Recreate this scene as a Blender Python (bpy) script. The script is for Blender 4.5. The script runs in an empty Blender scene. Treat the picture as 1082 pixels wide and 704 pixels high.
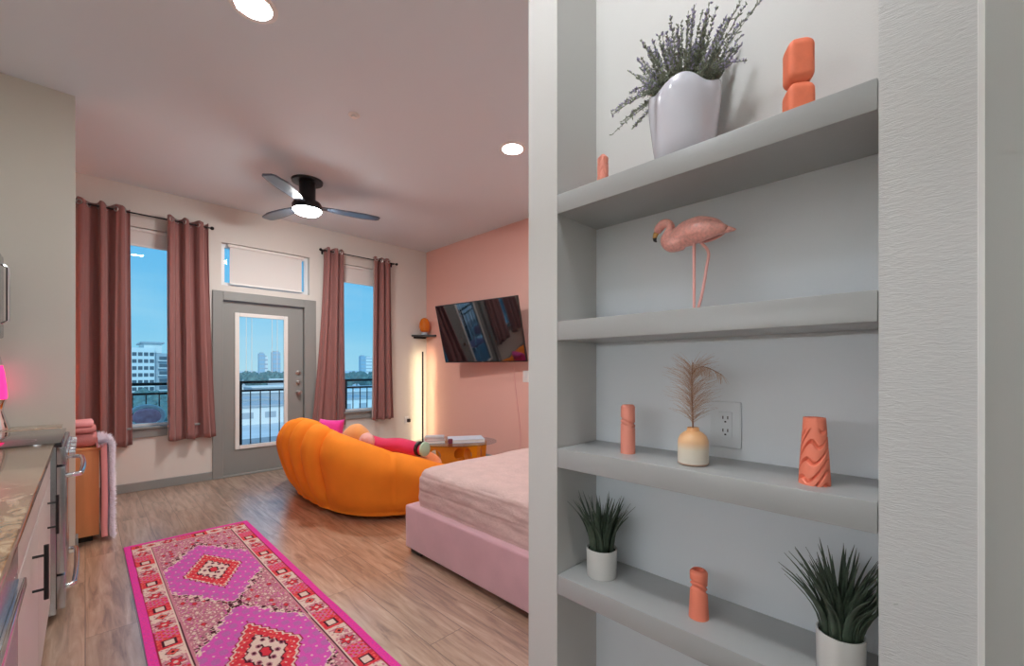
import bpy, bmesh, math, random
from mathutils import Vector, Matrix, noise
random.seed(7)
SC = bpy.context.scene
COL = SC.collection
PI = math.pi
W = 5.97            # inner face of the window wall
CEIL = 3.23

# ------------------------------------------------------------------ materials
def nodes_of(m):
    m.use_nodes = True
    return m.node_tree.nodes, m.node_tree.links

def setin(n, name, v):
    if name in n.inputs:
        n.inputs[name].default_value = v

def rgb(r, g, b):
    return (r, g, b, 1.0)

def srgb(r, g, b):
    f = lambda c: (c/255/12.92) if c/255 <= .04045 else ((c/255+.055)/1.055)**2.4
    return (f(r), f(g), f(b), 1.0)

def mat(name, color, rough=.5, metal=0., bump=0., bscale=60., var=0., vscale=8., sheen=0., coat=0., emit=None, estr=0., spec=.5, alpha=1., trans=0., stretch=None):
    m = bpy.data.materials.new(name)
    N, L = nodes_of(m)
    p = N['Principled BSDF']
    setin(p, 'Base Color', color); setin(p, 'Roughness', rough); setin(p, 'Metallic', metal)
    setin(p, 'Specular IOR Level', spec); setin(p, 'Sheen Weight', sheen); setin(p, 'Coat Weight', coat)
    setin(p, 'Transmission Weight', trans)
    if emit:
        setin(p, 'Emission Color', emit); setin(p, 'Emission Strength', estr)
    tc = N.new('ShaderNodeTexCoord')
    src = tc.outputs['Object']
    if stretch:
        mp = N.new('ShaderNodeMapping'); mp.inputs['Scale'].default_value = stretch
        L.new(src, mp.inputs['Vector']); src = mp.outputs['Vector']
    if var > 0:
        n = N.new('ShaderNodeTexNoise'); n.inputs['Scale'].default_value = vscale; n.inputs['Detail'].default_value = 4
        L.new(src, n.inputs['Vector'])
        r = N.new('ShaderNodeValToRGB')
        r.color_ramp.elements[0].position = .3; r.color_ramp.elements[1].position = .7
        r.color_ramp.elements[0].color = tuple(c*(1-var) for c in color[:3])+(1,)
        r.color_ramp.elements[1].color = tuple(min(1, c*(1+var)) for c in color[:3])+(1,)
        L.new(n.outputs['Fac'], r.inputs['Fac']); L.new(r.outputs['Color'], p.inputs['Base Color'])
    if bump > 0:
        n = N.new('ShaderNodeTexNoise'); n.inputs['Scale'].default_value = bscale; n.inputs['Detail'].default_value = 5
        L.new(src, n.inputs['Vector'])
        b = N.new('ShaderNodeBump'); b.inputs['Strength'].default_value = bump; b.inputs['Distance'].default_value = .01
        L.new(n.outputs['Fac'], b.inputs['Height']); L.new(b.outputs['Normal'], p.inputs['Normal'])
    return m

def math_node(N, L, op, a, b=None, c=None):
    n = N.new('ShaderNodeMath'); n.operation = op
    for i, v in enumerate((a, b, c)):
        if v is None: continue
        if isinstance(v, (int, float)): n.inputs[i].default_value = v
        else: L.new(v, n.inputs[i])
    return n.outputs[0]

def glass_mat(name, tint, ior=1.45):
    m = bpy.data.materials.new(name); N, L = nodes_of(m)
    N.remove(N['Principled BSDF']); out = N['Material Output']
    t = N.new('ShaderNodeBsdfTransparent'); t.inputs['Color'].default_value = tint
    g = N.new('ShaderNodeBsdfGlossy'); g.inputs['Roughness'].default_value = .005
    f = N.new('ShaderNodeFresnel'); f.inputs['IOR'].default_value = ior
    x = N.new('ShaderNodeMixShader')
    g2 = N.new('ShaderNodeNewGeometry'); k = math_node(N, L, 'MULTIPLY', f.outputs[0], math_node(N, L, 'SUBTRACT', 1.0, g2.outputs['Backfacing']))
    L.new(k, x.inputs[0]); L.new(t.outputs[0], x.inputs[1]); L.new(g.outputs[0], x.inputs[2]); L.new(x.outputs[0], out.inputs['Surface'])
    return m

def emit_mat(name, color, strength):
    m = bpy.data.materials.new(name); N, L = nodes_of(m)
    N.remove(N['Principled BSDF']); out = N['Material Output']
    e = N.new('ShaderNodeEmission'); e.inputs['Color'].default_value = color; e.inputs['Strength'].default_value = strength
    L.new(e.outputs[0], out.inputs['Surface'])
    return m

def wood_floor():
    m = bpy.data.materials.new('oak_plank_floor'); N, L = nodes_of(m); p = N['Principled BSDF']
    tc = N.new('ShaderNodeTexCoord')
    mp = N.new('ShaderNodeMapping'); mp.inputs['Rotation'].default_value = (0, 0, PI/2)
    L.new(tc.outputs['Object'], mp.inputs['Vector'])
    b = N.new('ShaderNodeTexBrick'); b.offset = .37
    b.inputs['Scale'].default_value = 1.0; b.inputs['Brick Width'].default_value = 1.22; b.inputs['Row Height'].default_value = .19
    b.inputs['Mortar Size'].default_value = .0016; b.inputs['Mortar Smooth'].default_value = .3; b.inputs['Bias'].default_value = 0
    b.inputs['Color1'].default_value = rgb(0, 0, 0); b.inputs['Color2'].default_value = rgb(1, 1, 1); b.inputs['Mortar'].default_value = rgb(.5, .5, .5)
    L.new(mp.outputs['Vector'], b.inputs['Vector'])
    # grain: noise stretched along the plank, shifted per plank
    ad = N.new('ShaderNodeVectorMath'); ad.operation = 'ADD'
    sc = N.new('ShaderNodeVectorMath'); sc.operation = 'SCALE'; sc.inputs['Scale'].default_value = 7.3
    L.new(b.outputs['Color'], sc.inputs[0]); L.new(mp.outputs['Vector'], ad.inputs[0]); L.new(sc.outputs[0], ad.inputs[1])
    m2 = N.new('ShaderNodeMapping'); m2.inputs['Scale'].default_value = (1.6, 16, 1)
    L.new(ad.outputs[0], m2.inputs['Vector'])
    n = N.new('ShaderNodeTexNoise'); n.inputs['Scale'].default_value = 1.6; n.inputs['Detail'].default_value = 9; n.inputs['Roughness'].default_value = .62; n.inputs['Distortion'].default_value = .8
    L.new(m2.outputs['Vector'], n.inputs['Vector'])
    r = N.new('ShaderNodeValToRGB'); e = r.color_ramp.elements
    e[0].position = .28; e[0].color = FLOORC[0]
    e[1].position = .72; e[1].color = FLOORC[2]
    q = r.color_ramp.elements.new(.5); q.color = FLOORC[1]
    L.new(n.outputs['Fac'], r.inputs['Fac'])
    hv = N.new('ShaderNodeHueSaturation')
    v = math_node(N, L, 'MULTIPLY_ADD', b.outputs['Color'], .28, .86)
    L.new(v, hv.inputs['Value']); L.new(r.outputs['Color'], hv.inputs['Color'])
    mx = N.new('ShaderNodeMixRGB'); L.new(b.outputs['Fac'], mx.inputs['Fac']); L.new(hv.outputs['Color'], mx.inputs['Color1'])
    mx.inputs['Color2'].default_value = rgb(.09, .055, .035)
    L.new(mx.outputs['Color'], p.inputs['Base Color'])
    setin(p, 'Roughness', .30); setin(p, 'Specular IOR Level', .9); setin(p, 'Coat Weight', 1.0); setin(p, 'Coat IOR', 2.4); setin(p, 'Coat Roughness', .27)
    bp = N.new('ShaderNodeBump'); bp.inputs['Strength'].default_value = .12; bp.inputs['Distance'].default_value = .004
    h = math_node(N, L, 'SUBTRACT', n.outputs['Fac'], b.outputs['Fac']); L.new(h, bp.inputs['Height']); L.new(bp.outputs['Normal'], p.inputs['Normal'])
    return m

def granite():
    m = bpy.data.materials.new('brown_granite'); N, L = nodes_of(m); p = N['Principled BSDF']
    tc = N.new('ShaderNodeTexCoord')
    mp = N.new('ShaderNodeMapping'); mp.inputs['Scale'].default_value = (1, .6, 1); mp.inputs['Rotation'].default_value = (0, 0, .5); L.new(tc.outputs['Object'], mp.inputs['Vector'])
    n = N.new('ShaderNodeTexNoise'); n.inputs['Scale'].default_value = 22; n.inputs['Detail'].default_value = 8; n.inputs['Roughness'].default_value = .7; n.inputs['Distortion'].default_value = 1.2
    L.new(mp.outputs['Vector'], n.inputs['Vector'])
    r = N.new('ShaderNodeValToRGB'); e = r.color_ramp.elements
    e[0].position = .3; e[0].color = srgb(80, 58, 42); e[1].position = .72; e[1].color = srgb(205, 190, 165)
    q = e.new(.48); q.color = srgb(150, 118, 88); q = e.new(.58); q.color = srgb(176, 152, 122)
    L.new(n.outputs['Fac'], r.inputs['Fac']); L.new(r.outputs['Color'], p.inputs['Base Color'])
    setin(p, 'Roughness', .08); setin(p, 'Coat Weight', .3); setin(p, 'Coat Roughness', .03)
    return m

def ombre(name, stops, rough=.3):
    """colour by height along the object's own z axis"""
    m = bpy.data.materials.new(name); N, L = nodes_of(m); p = N['Principled BSDF']
    tc = N.new('ShaderNodeTexCoord'); s = N.new('ShaderNodeSeparateXYZ'); L.new(tc.outputs['Generated'], s.inputs[0])
    r = N.new('ShaderNodeValToRGB'); e = r.color_ramp.elements
    e[0].position, e[0].color = stops[0]; e[1].position, e[1].color = stops[-1]
    for q in stops[1:-1]:
        k = e.new(q[0]); k.color = q[1]
    L.new(s.outputs['Z'], r.inputs['Fac']); L.new(r.outputs['Color'], p.inputs['Base Color']); setin(p, 'Roughness', rough)
    return m

def drywall_texture(name, color):
    m = bpy.data.materials.new(name); N, L = nodes_of(m); p = N['Principled BSDF']
    setin(p, 'Base Color', color); setin(p, 'Roughness', .55)
    tc = N.new('ShaderNodeTexCoord'); mp = N.new('ShaderNodeMapping'); mp.inputs['Scale'].default_value = (1, 30, 150)
    L.new(tc.outputs['Object'], mp.inputs['Vector'])
    n = N.new('ShaderNodeTexNoise'); n.inputs['Scale'].default_value = 1.5; n.inputs['Detail'].default_value = 4; n.inputs['Distortion'].default_value = 1.2
    L.new(mp.outputs['Vector'], n.inputs['Vector'])
    b = N.new('ShaderNodeBump'); b.inputs['Strength'].default_value = .40; b.inputs['Distance'].default_value = .003
    L.new(n.outputs['Fac'], b.inputs['Height']); L.new(b.outputs['Normal'], p.inputs['Normal'])
    return m

FLOORC = (srgb(106, 82, 66), srgb(168, 136, 112), srgb(198, 172, 148))
M = {}
WHITE = rgb(.62, .60, .57)
M['wall'] = mat('warm_white_paint', rgb(.66, .63, .59), .6, bump=.06, bscale=220)
M['hall'] = mat('hall_white_paint', rgb(.62, .61, .59), .55, bump=.05, bscale=200)
M['column'] = drywall_texture('brushed_texture_paint', rgb(.60, .60, .59))
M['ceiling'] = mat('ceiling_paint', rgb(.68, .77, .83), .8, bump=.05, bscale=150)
M['salmon'] = mat('salmon_wall_paint', srgb(224, 176, 164), .55, bump=.05, bscale=200)
M['stub'] = mat('cream_kitchen_paint', rgb(.64, .64, .57), .55, bump=.05, bscale=200)
M['trim'] = mat('greige_trim_paint', srgb(138, 140, 138), .4)
M['greige'] = mat('greige_wall_paint', srgb(158, 162, 156), .5, bump=.04, bscale=150)
M['shelf'] = mat('grey_shelf_paint', srgb(166, 167, 166), .30, bump=.05, bscale=60)
M['nichewall'] = mat('niche_shade_tint', rgb(.72, .77, .81), .5, bump=.05, bscale=150)  # cool cast of the shaded recess put into the wall colour
M['floor'] = wood_floor()
M['granite'] = granite()
M['white'] = mat('white_paint', rgb(.8, .79, .77), .35)
M['whiteframe'] = mat('white_vinyl', rgb(.75, .77, .78), .35)
M['blind'] = mat('white_roller_fabric', rgb(.72, .70, .68), .8, bump=.1, bscale=300)
M['glass'] = glass_mat('blue_window_glass', rgb(.74, .93, 1.0))
M['doorglass'] = glass_mat('door_glass', rgb(.88, .97, 1.0))
M['tableglass'] = glass_mat('clear_table_glass', rgb(.80, .87, .92), 1.6)
M['black'] = mat('black_metal', rgb(.012, .012, .014), .4, metal=.4)
M['blackp'] = mat('black_plastic', rgb(.012, .012, .013), .35)
M['screen'] = mat('black_screen', rgb(.004, .005, .008), .05, spec=.8, coat=1)
setin(M['screen'].node_tree.nodes['Principled BSDF'], 'Coat IOR', 1.9)
M['chrome'] = mat('chrome', rgb(.75, .78, .80), .12, metal=1)
M['steel'] = mat('brushed_steel', rgb(.48, .50, .52), .24, metal=1, bump=.03, bscale=200, stretch=(1, 1, 40))
M['blackglass'] = mat('black_cooktop_glass', rgb(.02, .02, .022), .05, spec=.8)
M['nickel'] = mat('satin_nickel', rgb(.42, .41, .40), .3, metal=1)
M['cab'] = mat('pale_greige_cabinet', srgb(196, 186, 178), .4)
M['curtain'] = mat('mauve_rose_curtain', srgb(146, 98, 94), .85, bump=.12, bscale=400, sheen=.3)
M['lining'] = mat('pale_curtain_lining', srgb(205, 190, 180), .8)
M['sofa'] = mat('orange_velvet', srgb(246, 138, 42), .75, bump=.05, bscale=250, sheen=.0, spec=.12, var=.05, vscale=5)
M['sofain'] = mat('orange_seat_velvet', srgb(232, 116, 30), .8, bump=.05, bscale=250, sheen=.3)
M['magenta'] = mat('magenta_fabric', srgb(225, 45, 150), .8, bump=.1, bscale=200, sheen=.3)
M['hotpink'] = mat('crimson_pink_fabric', srgb(214, 24, 84), .8, bump=.15, bscale=120, sheen=.3)
M['peach'] = mat('peach_plush', srgb(222, 148, 78), .9, bump=.2, bscale=180, sheen=.4)
M['blush'] = mat('blush_plush', srgb(226, 170, 160), .9, bump=.2, bscale=180)
M['bedbase'] = mat('mauve_pink_velvet', srgb(206, 160, 168), .8, bump=.06, bscale=120, sheen=.4, var=.06, vscale=6)
M['coverlet'] = mat('blush_quilt', srgb(206, 176, 170), .85, bump=.35, bscale=55, var=.06, vscale=14)
M['dresser'] = mat('honey_orange_wood', srgb(216, 142, 88), .5, var=.12, vscale=3, stretch=(6, 6, .6))
M['pinkblanket'] = mat('rose_pink_blanket', srgb(206, 128, 124), .9, bump=.3, bscale=90, var=.08, vscale=20)
M['palepink'] = mat('pale_pink_lining', srgb(240, 160, 160), .85)
M['fur'] = mat('white_faux_fur', srgb(232, 222, 232), .9)
M['amber'] = mat('amber_glass', srgb(230, 130, 20), .1, trans=.5, coat=.5, emit=srgb(255, 140, 20), estr=.05)
M['tableorange'] = mat('orange_lacquer', srgb(238, 140, 20), .3, coat=.4)
M['paper'] = mat('white_page_paper', rgb(.8, .78, .74), .7)
M['bookpink'] = mat('pink_cover', srgb(222, 160, 160), .5)
M['bookgrey'] = mat('grey_cover', srgb(170, 176, 186), .5)
M['bookdark'] = mat('plum_cover', srgb(120, 50, 70), .5)
M['booksky'] = mat('pale_blue_cover', srgb(196, 214, 232), .35)
M['leafdark'] = mat('dark_green_leaf', srgb(70, 86, 70), .5, var=.3, vscale=60)
M['leafsage'] = mat('sage_leaf', srgb(138, 144, 126), .6, var=.2, vscale=80)
M['leafpale'] = mat('pale_green_leaf', srgb(142, 152, 104), .6)
M['lavender'] = mat('lavender_flower', srgb(164, 158, 186), .7, var=.2, vscale=90)
M['soil'] = mat('dark_soil', rgb(.02, .016, .012), .9, bump=.5, bscale=120)
M['whitepot'] = mat('white_ceramic_pot', srgb(216, 216, 212), .35)
M['glazepot'] = mat('pale_lilac_glaze', srgb(214, 214, 224), .18, coat=.4, bump=.05, bscale=20)
M['coral'] = mat('coral_matte', srgb(244, 128, 92), .6, bump=.08, bscale=300, var=.05, vscale=40)
M['coral2'] = mat('coral_carved_clay', srgb(244, 136, 108), .55, bump=.05, bscale=300)
M['coralpink'] = mat('pale_coral_clay', srgb(238, 150, 130), .5, bump=.05, bscale=300)
M['plume'] = mat('tan_feather_grass', srgb(196, 164, 142), .9)
M['plumestem'] = mat('brown_plume_stem', srgb(150, 108, 84), .9)
M['flamingo'] = mat('flamingo_pink', srgb(240, 172, 160), .3, coat=.4, var=.14, vscale=150, bump=.3, bscale=160)
M['flamhead'] = mat('flamingo_neck_pink', srgb(226, 138, 124), .35, coat=.3)
M['flamleg'] = mat('pale_pink_leg', srgb(240, 176, 168), .4)
M['beak'] = mat('yellow_beak', srgb(196, 150, 70), .35)
M['vase'] = ombre('peach_to_white_ombre', [(0, srgb(222, 216, 204)), (.42, srgb(228, 216, 196)), (.62, srgb(240, 196, 150)), (1, srgb(240, 176, 118))])
M['fanblade'] = mat('slate_blue_blade', srgb(78, 92, 108), .35, coat=.2)
M['fanblack'] = mat('black_fan_metal', rgb(.012, .012, .014), .35, metal=.3)
M['downlight'] = emit_mat('downlight_glow', rgb(.98, 1.0, 1.0), 205)
M['halllight'] = emit_mat('hall_downlight_glow', rgb(.97, 1.0, 1.03), 260)
M['unseenlight'] = emit_mat('unseen_downlight_glow', rgb(.94, 1.0, 1.07), 95)  # shared by the added counter light and the entry light, both out of view
M['niche_fill'] = emit_mat('added_niche_fill_glow', rgb(.94, 1.0, 1.07), 52)  # glow of the added bar that fills the shelf niche
M['fanlight'] = emit_mat('fan_light_glow', rgb(1.0, .99, .96), 225)
M['led'] = emit_mat('led_strip_glow', rgb(1.0, .82, .50), 40)
M['ledred'] = emit_mat('orange_led_glow', rgb(1.0, .24, .10), 210)
M['lavapink'] = mat('glowing_pink_glass', srgb(255, 60, 130), .2, emit=srgb(255, 40, 120), estr=1.6)
M['concrete'] = mat('balcony_concrete', rgb(.42, .43, .44), .8, var=.08)
M['ground'] = mat('pale_asphalt', rgb(.66, .68, .70), .9, var=.2, vscale=.06)
M['road'] = mat('road_asphalt', rgb(.30, .32, .34), .9)
M['bldgwhite'] = mat('white_stucco', rgb(.78, .78, .76), .8)
M['bldggrey'] = mat('grey_facade', rgb(.42, .46, .50), .8)
M['bldgwin'] = mat('dark_building_window', rgb(.10, .13, .16), .3)
M['tower'] = mat('haze_pale_tower', srgb(158, 184, 200), .4)  # pale blue-grey carries the aerial haze in the base colour
M['tree'] = mat('haze_pale_foliage', srgb(104, 130, 128), .9, var=.3, vscale=.4)  # foliage lightened so its colour holds the distance haze
M['chairwhite'] = mat('white_chair_frame', rgb(.8, .8, .82), .4)
M['chairpink'] = mat('pink_floral_cushion', srgb(255, 165, 182), .8, var=.25, vscale=18)

# ------------------------------------------------------------------ mesh helpers
def finish(bm, name, m, parent=None, smooth=True, angle=38, loc=None):
    bmesh.ops.recalc_face_normals(bm, faces=bm.faces[:])
    me = bpy.data.meshes.new(name); bm.to_mesh(me); bm.free()
    mats = m if isinstance(m, (list, tuple)) else [m]
    for x in mats: me.materials.append(M[x] if isinstance(x, str) else x)
    if smooth:
        for p in me.polygons: p.use_smooth = True
        me.set_sharp_from_angle(angle=math.radians(angle))
    o = bpy.data.objects.new(name, me); COL.objects.link(o)
    if parent: o.parent = parent
    if loc: o.location = loc
    return o

def B(): return bmesh.new()

def box(bm, x0, x1, y0, y1, z0, z1, bev=0., seg=2, mtx=None, mi=0):
    b2 = bmesh.new()
    bmesh.ops.create_cube(b2, size=1)
    for v in b2.verts:
        v.co = Vector(((x0+x1)/2+v.co.x*(x1-x0), (y0+y1)/2+v.co.y*(y1-y0), (z0+z1)/2+v.co.z*(z1-z0)))
    if bev > 0:
        bmesh.ops.bevel(b2, geom=b2.edges[:], offset=bev, segments=seg, affect='EDGES', profile=.6)
    merge(bm, b2, mtx, mi)
    return bm

def merge(bm, b2, mtx=None, mi=0):
    mp = {}
    for v in b2.verts:
        mp[v] = bm.verts.new(mtx @ v.co if mtx else v.co)
    for f in b2.faces:
        try:
            nf = bm.faces.new([mp[v] for v in f.verts]); nf.material_index = mi or f.material_index
        except ValueError:
            pass
    b2.free()

def lathe(bm, prof, n=32, c=(0, 0, 0), cap=True, rf=None):
    """prof: (radius, z) from the bottom up; rf(theta, z) scales the radius"""
    rings = []
    for r, z in prof:
        rr = []
        for i in range(n):
            a = 2*PI*i/n; k = rf(a, z) if rf else 1
            rr.append(bm.verts.new((c[0]+r*k*math.cos(a), c[1]+r*k*math.sin(a), c[2]+z)))
        rings.append(rr)
    for a, b in zip(rings, rings[1:]):
        for i in range(n):
            bm.faces.new((a[i], a[(i+1) % n], b[(i+1) % n], b[i]))
    if cap:
        bm.faces.new(rings[0][::-1]); bm.faces.new(rings[-1])
    return bm

def tube(bm, pts, rad, n=8, flat=1.0, cap=True):
    """sweep a circle (or flattened ellipse) along pts; rad number or list"""
    pts = [Vector(p) for p in pts]; N = len(pts)
    if isinstance(rad, (int, float)): rad = [rad]*N
    t0 = (pts[1]-pts[0]).normalized()
    up = Vector((0, 0, 1)) if abs(t0.z) < .9 else Vector((1, 0, 0))
    nrm = t0.cross(up).normalized(); rings = []
    for i in range(N):
        t = (pts[min(i+1, N-1)]-pts[max(i-1, 0)])
        t = t.normalized() if t.length > 1e-9 else t0
        nrm = (nrm-t*nrm.dot(t)); nrm = nrm.normalized() if nrm.length > 1e-6 else t.orthogonal().normalized()
        bn = t.cross(nrm)
        rings.append([bm.verts.new(pts[i]+(nrm*math.cos(2*PI*k/n)*flat+bn*math.sin(2*PI*k/n))*rad[i]) for k in range(n)])
    for a, b in zip(rings, rings[1:]):
        for k in range(n):
            bm.faces.new((a[k], a[(k+1) % n], b[(k+1) % n], b[k]))
    if cap and n > 2:
        bm.faces.new(rings[0][::-1]); bm.faces.new(rings[-1])
    return bm

def smooth_path(pts, k=8):
    P = [Vector(p) for p in pts]; out = []
    for i in range(len(P)-1):
        p0 = P[max(i-1, 0)]; p1 = P[i]; p2 = P[i+1]; p3 = P[min(i+2, len(P)-1)]
        for j in range(k):
            t = j/k
            out.append(.5*((2*p1)+(-p0+p2)*t+(2*p0-5*p1+4*p2-p3)*t*t+(-p0+3*p1-3*p2+p3)*t**3))
    out.append(P[-1]); return out

def lerp_list(vals, n):
    out = []
    for i in range(n):
        x = i/(n-1)*(len(vals)-1); j = min(int(x), len(vals)-2); out.append(vals[j]+(vals[j+1]-vals[j])*(x-j))
    return out

def grid(bm, nu, nv, fn, closed_u=False):
    V = [[bm.verts.new(fn(i/(nu if closed_u else nu-1), j/(nv-1))) for j in range(nv)] for i in range(nu)]
    for i in range(nu if closed_u else nu-1):
        for j in range(nv-1):
            bm.faces.new((V[i][j], V[(i+1) % nu][j], V[(i+1) % nu][j+1], V[i][j+1]))
    return V

def prism(bm, outline, z0, z1, axis='z'):
    def P(a, b, c):
        return (a, b, c) if axis == 'z' else ((a, c, b) if axis == 'y' else (c, a, b))
    lo = [bm.verts.new(P(a, b, z0)) for a, b in outline]; hi = [bm.verts.new(P(a, b, z1)) for a, b in outline]
    n = len(outline)
    for i in range(n): bm.faces.new((lo[i], lo[(i+1) % n], hi[(i+1) % n], hi[i]))
    bm.faces.new(lo[::-1]); bm.faces.new(hi)
    return bm

def thing(name, label, cat, loc=(0, 0, 0), rotz=0, group=None):
    o = bpy.data.objects.new(name, None); o.empty_display_size = .1; COL.objects.link(o)
    o.location = loc; o.rotation_euler = (0, 0, rotz); o['label'] = label; o['category'] = cat
    if group: o['group'] = group
    return o

def tag(o, label, cat, group=None):
    o['label'] = label; o['category'] = cat
    if group: o['group'] = group
    return o

def struct(name, bm, m, parent=None, smooth=False):
    o = finish(bm, name, m, parent, smooth=smooth)
    if not parent: o['kind'] = 'structure'
    return o

def bx(name, m, parent, x0, x1, y0, y1, z0, z1, bev=0., seg=2):
    return finish(box(B(), x0, x1, y0, y1, z0, z1, bev, seg), name, m, parent)

def dup(root, loc=None, rotz=None, label=None):
    r = root.copy(); COL.objects.link(r)
    if loc: r.location = loc
    if rotz is not None: r.rotation_euler = (0, 0, rotz)
    if label: r['label'] = label
    for ch in list(root.children):
        c = ch.copy(); COL.objects.link(c); c.parent = r
        for g in list(ch.children):
            d = g.copy(); COL.objects.link(d); d.parent = c
    return r

# ------------------------------------------------------------------ the shell
def wall_x(name, x0, x1, z0, z1, y0, y1, holes, m):
    """a wall running along x with rectangular holes (hx0, hx1, hz0, hz1)"""
    bm = B()
    xs = sorted({x0, x1} | {h[0] for h in holes} | {h[1] for h in holes})
    zs = sorted({z0, z1} | {h[2] for h in holes} | {h[3] for h in holes})
    for a, b in zip(xs, xs[1:]):
        for c, d in zip(zs, zs[1:]):
            mx, mz = (a+b)/2, (c+d)/2
            if any(h[0] < mx < h[1] and h[2] < mz < h[3] for h in holes): continue
            box(bm, a, b, y0, y1, c, d)
    bmesh.ops.remove_doubles(bm, verts=bm.verts[:], dist=1e-5)
    return struct(name, bm, m)

LW = -1.15          # living-room left wall
W1 = (.10, .90, .66, 2.80); W2 = (2.44, 3.22, .66, 2.80); DR = (1.13, 2.085, 0., 2.135); TR = (1.135, 2.135, 2.292, 2.80)
struct('floor', box(B(), LW-.15, 4.15, -2.75, W+.18, -.1, 0), 'floor')
struct('ceiling', box(B(), LW-.15, 4.15, -2.75, W+.18, CEIL, CEIL+.1), 'ceiling')
wall_x('wall_window', LW-.15, 4.15, 0, CEIL, W, W+.18, [W1, W2, DR, TR], 'wall')
struct('wall_television', box(B(), 4.0, 4.15, .80, W, 0, CEIL), 'salmon')
struct('wall_left', box(B(), LW-.15, LW, 4.43, W, 0, CEIL), 'wall')
struct('wall_kitchen', box(B(), -.90, -.75, -2.6, 4.31, 0, CEIL), 'stub')
struct('wall_stub', box(B(), LW-.15, -.05, 4.31, 4.43, 0, CEIL), 'stub')
struct('wall_partition', box(B(), 1.0, 4.0, .80, .916, 0, CEIL), 'hall')
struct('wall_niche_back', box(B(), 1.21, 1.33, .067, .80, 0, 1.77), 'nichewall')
struct('wall_niche_upper', box(B(), 1.21, 1.33, .067, .80, 1.77, CEIL), 'hall')  # same back wall; warmer colour mimics its brightly lit upper part
struct('wall_niche_side', box(B(), 1.0, 1.33, -.06, .067, 0, CEIL), 'column')
struct('wall_entry', box(B(), .40, 1.33, -.18, -.06, 0, CEIL), 'greige')
struct('wall_hall', box(B(), 1.0, 1.15, -2.6, -.18, 0, CEIL), 'hall')
struct('wall_back', box(B(), -.90, 1.15, -2.75, -2.6, 0, CEIL), 'hall')
# caulked paint line where the niche wall meets the entry wall
struct('trim_corner', box(B(), .9965, 1.0, -.06, -.0525, 0, CEIL), 'white')

def baseboard(name, x0, x1, y0, y1):
    return struct(name, box(B(), x0, x1, y0, y1, 0, .095, .004, 1), 'trim')
baseboard('baseboard_window_left', LW, 1.045, W-.014, W)
baseboard('baseboard_window_right', 2.215, 4.0, W-.014, W)
baseboard('baseboard_television', 3.986, 4.0, .93, W-.014)
baseboard('baseboard_partition', 1.0, 3.986, .916, .93)
baseboard('baseboard_niche', .986, 1.0, -.046, .93)
baseboard('baseboard_stub', -.05, -.036, 4.31, 4.43)

# windows ------------------------------------------------------------------
def window(name, w, m_glass='glass'):
    x0, x1, z0, z1 = w; f = .045; ya, yb = W+.07, W+.13
    bm = B()
    box(bm, x0, x0+f, ya, yb, z0, z1); box(bm, x1-f, x1, ya, yb, z0, z1)
    box(bm, x0+f, x1-f, ya, yb, z0, z0+f); box(bm, x0+f, x1-f, ya, yb, z1-f, z1)
    o = struct(name, bm, 'whiteframe')
    finish(box(B(), x0+f, x1-f, W+.097, W+.103, z0+f, z1-f), 'pane', m_glass, o)
    return o
window('window_1', W1); window('window_2', W2); window('window_3', TR)
for i, w in enumerate((W1, W2)):
    bm = B(); box(bm, w[0]-.07, w[1]+.07, W-.022, W, .565, .655, .004, 1); box(bm, w[0]-.085, w[1]+.085, W-.045, W+.07, .655, .68, .004, 1)
    struct('trim_%d' % (i+2), bm, 'trim')
# casing round the balcony door
bm = B(); c0, c1 = 1.045, 2.215
box(bm, c0, 1.15, W-.022, W, 0, 2.22, .004, 1); box(bm, 2.065, c1, W-.022, W, 0, 2.22, .004, 1); box(bm, 1.15, 2.065, W-.022, W, 2.115, 2.22, .004, 1)
box(bm, 1.13, 1.15, W, W+.15, 0, 2.135); box(bm, 2.065, 2.085, W, W+.15, 0, 2.135); box(bm, 1.15, 2.065, W, W+.15, 2.115, 2.135)
struct('trim_1', bm, 'trim')
# balcony door
GX0, GX1, GZ0, GZ1 = 1.312, 1.835, .35, 1.945
bm = B(); ya, yb = W+.03, W+.075
box(bm, 1.155, GX0, ya, yb, .02, 2.108); box(bm, GX1, 2.06, ya, yb, .02, 2.108)
box(bm, GX0, GX1, ya, yb, .02, GZ0); box(bm, GX0, GX1, ya, yb, GZ1, 2.108)
door = struct('door_1', bm, 'trim')
bm = B(); q = .035
for a in ((GX0-q, GX0+.012, GZ0-q, GZ1+q), (GX1-.012, GX1+q, GZ0-q, GZ1+q), (GX0+.012, GX1-.012, GZ0-q, GZ0+.012), (GX0+.012, GX1-.012, GZ1-.012, GZ1+q)):
    box(bm, a[0], a[1], ya-.014, ya, a[2], a[3], .004, 1)
finish(bm, 'glass_frame', 'white', door)
finish(box(B(), GX0, GX1, W+.05, W+.056, GZ0, GZ1), 'pane', 'doorglass', door)
bm = B()
for x in (1.40, 1.46, 1.69, 1.75): box(bm, x, x+.004, W+.046, W+.049, GZ0+.9, GZ1)
finish(bm, 'blind_cord', 'whiteframe', door)
for z in (1.245, 1.112):
    bm = B(); lathe(bm, [(.028, 0), (.028, .008), (.018, .012), (.016, .024), (0.001, .026)], 20)
    o = finish(bm, 'deadbolt', 'nickel', door); o.location = (2.0, ya, z); o.rotation_euler = (PI/2, 0, 0)
bm = B(); lathe(bm, [(.03, 0), (.03, .008), (.012, .012), (.012, .03), (.026, .04), (.03, .05), (.024, .062), (0.001, .066)], 20)
o = finish(bm, 'door_knob', 'nickel', door); o.location = (2.0, ya, .98); o.rotation_euler = (PI/2, 0, 0)
struct('trim_4', box(B(), 1.10, 2.10, W-.03, W+.16, 0, .02, .004, 1), 'trim')

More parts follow.
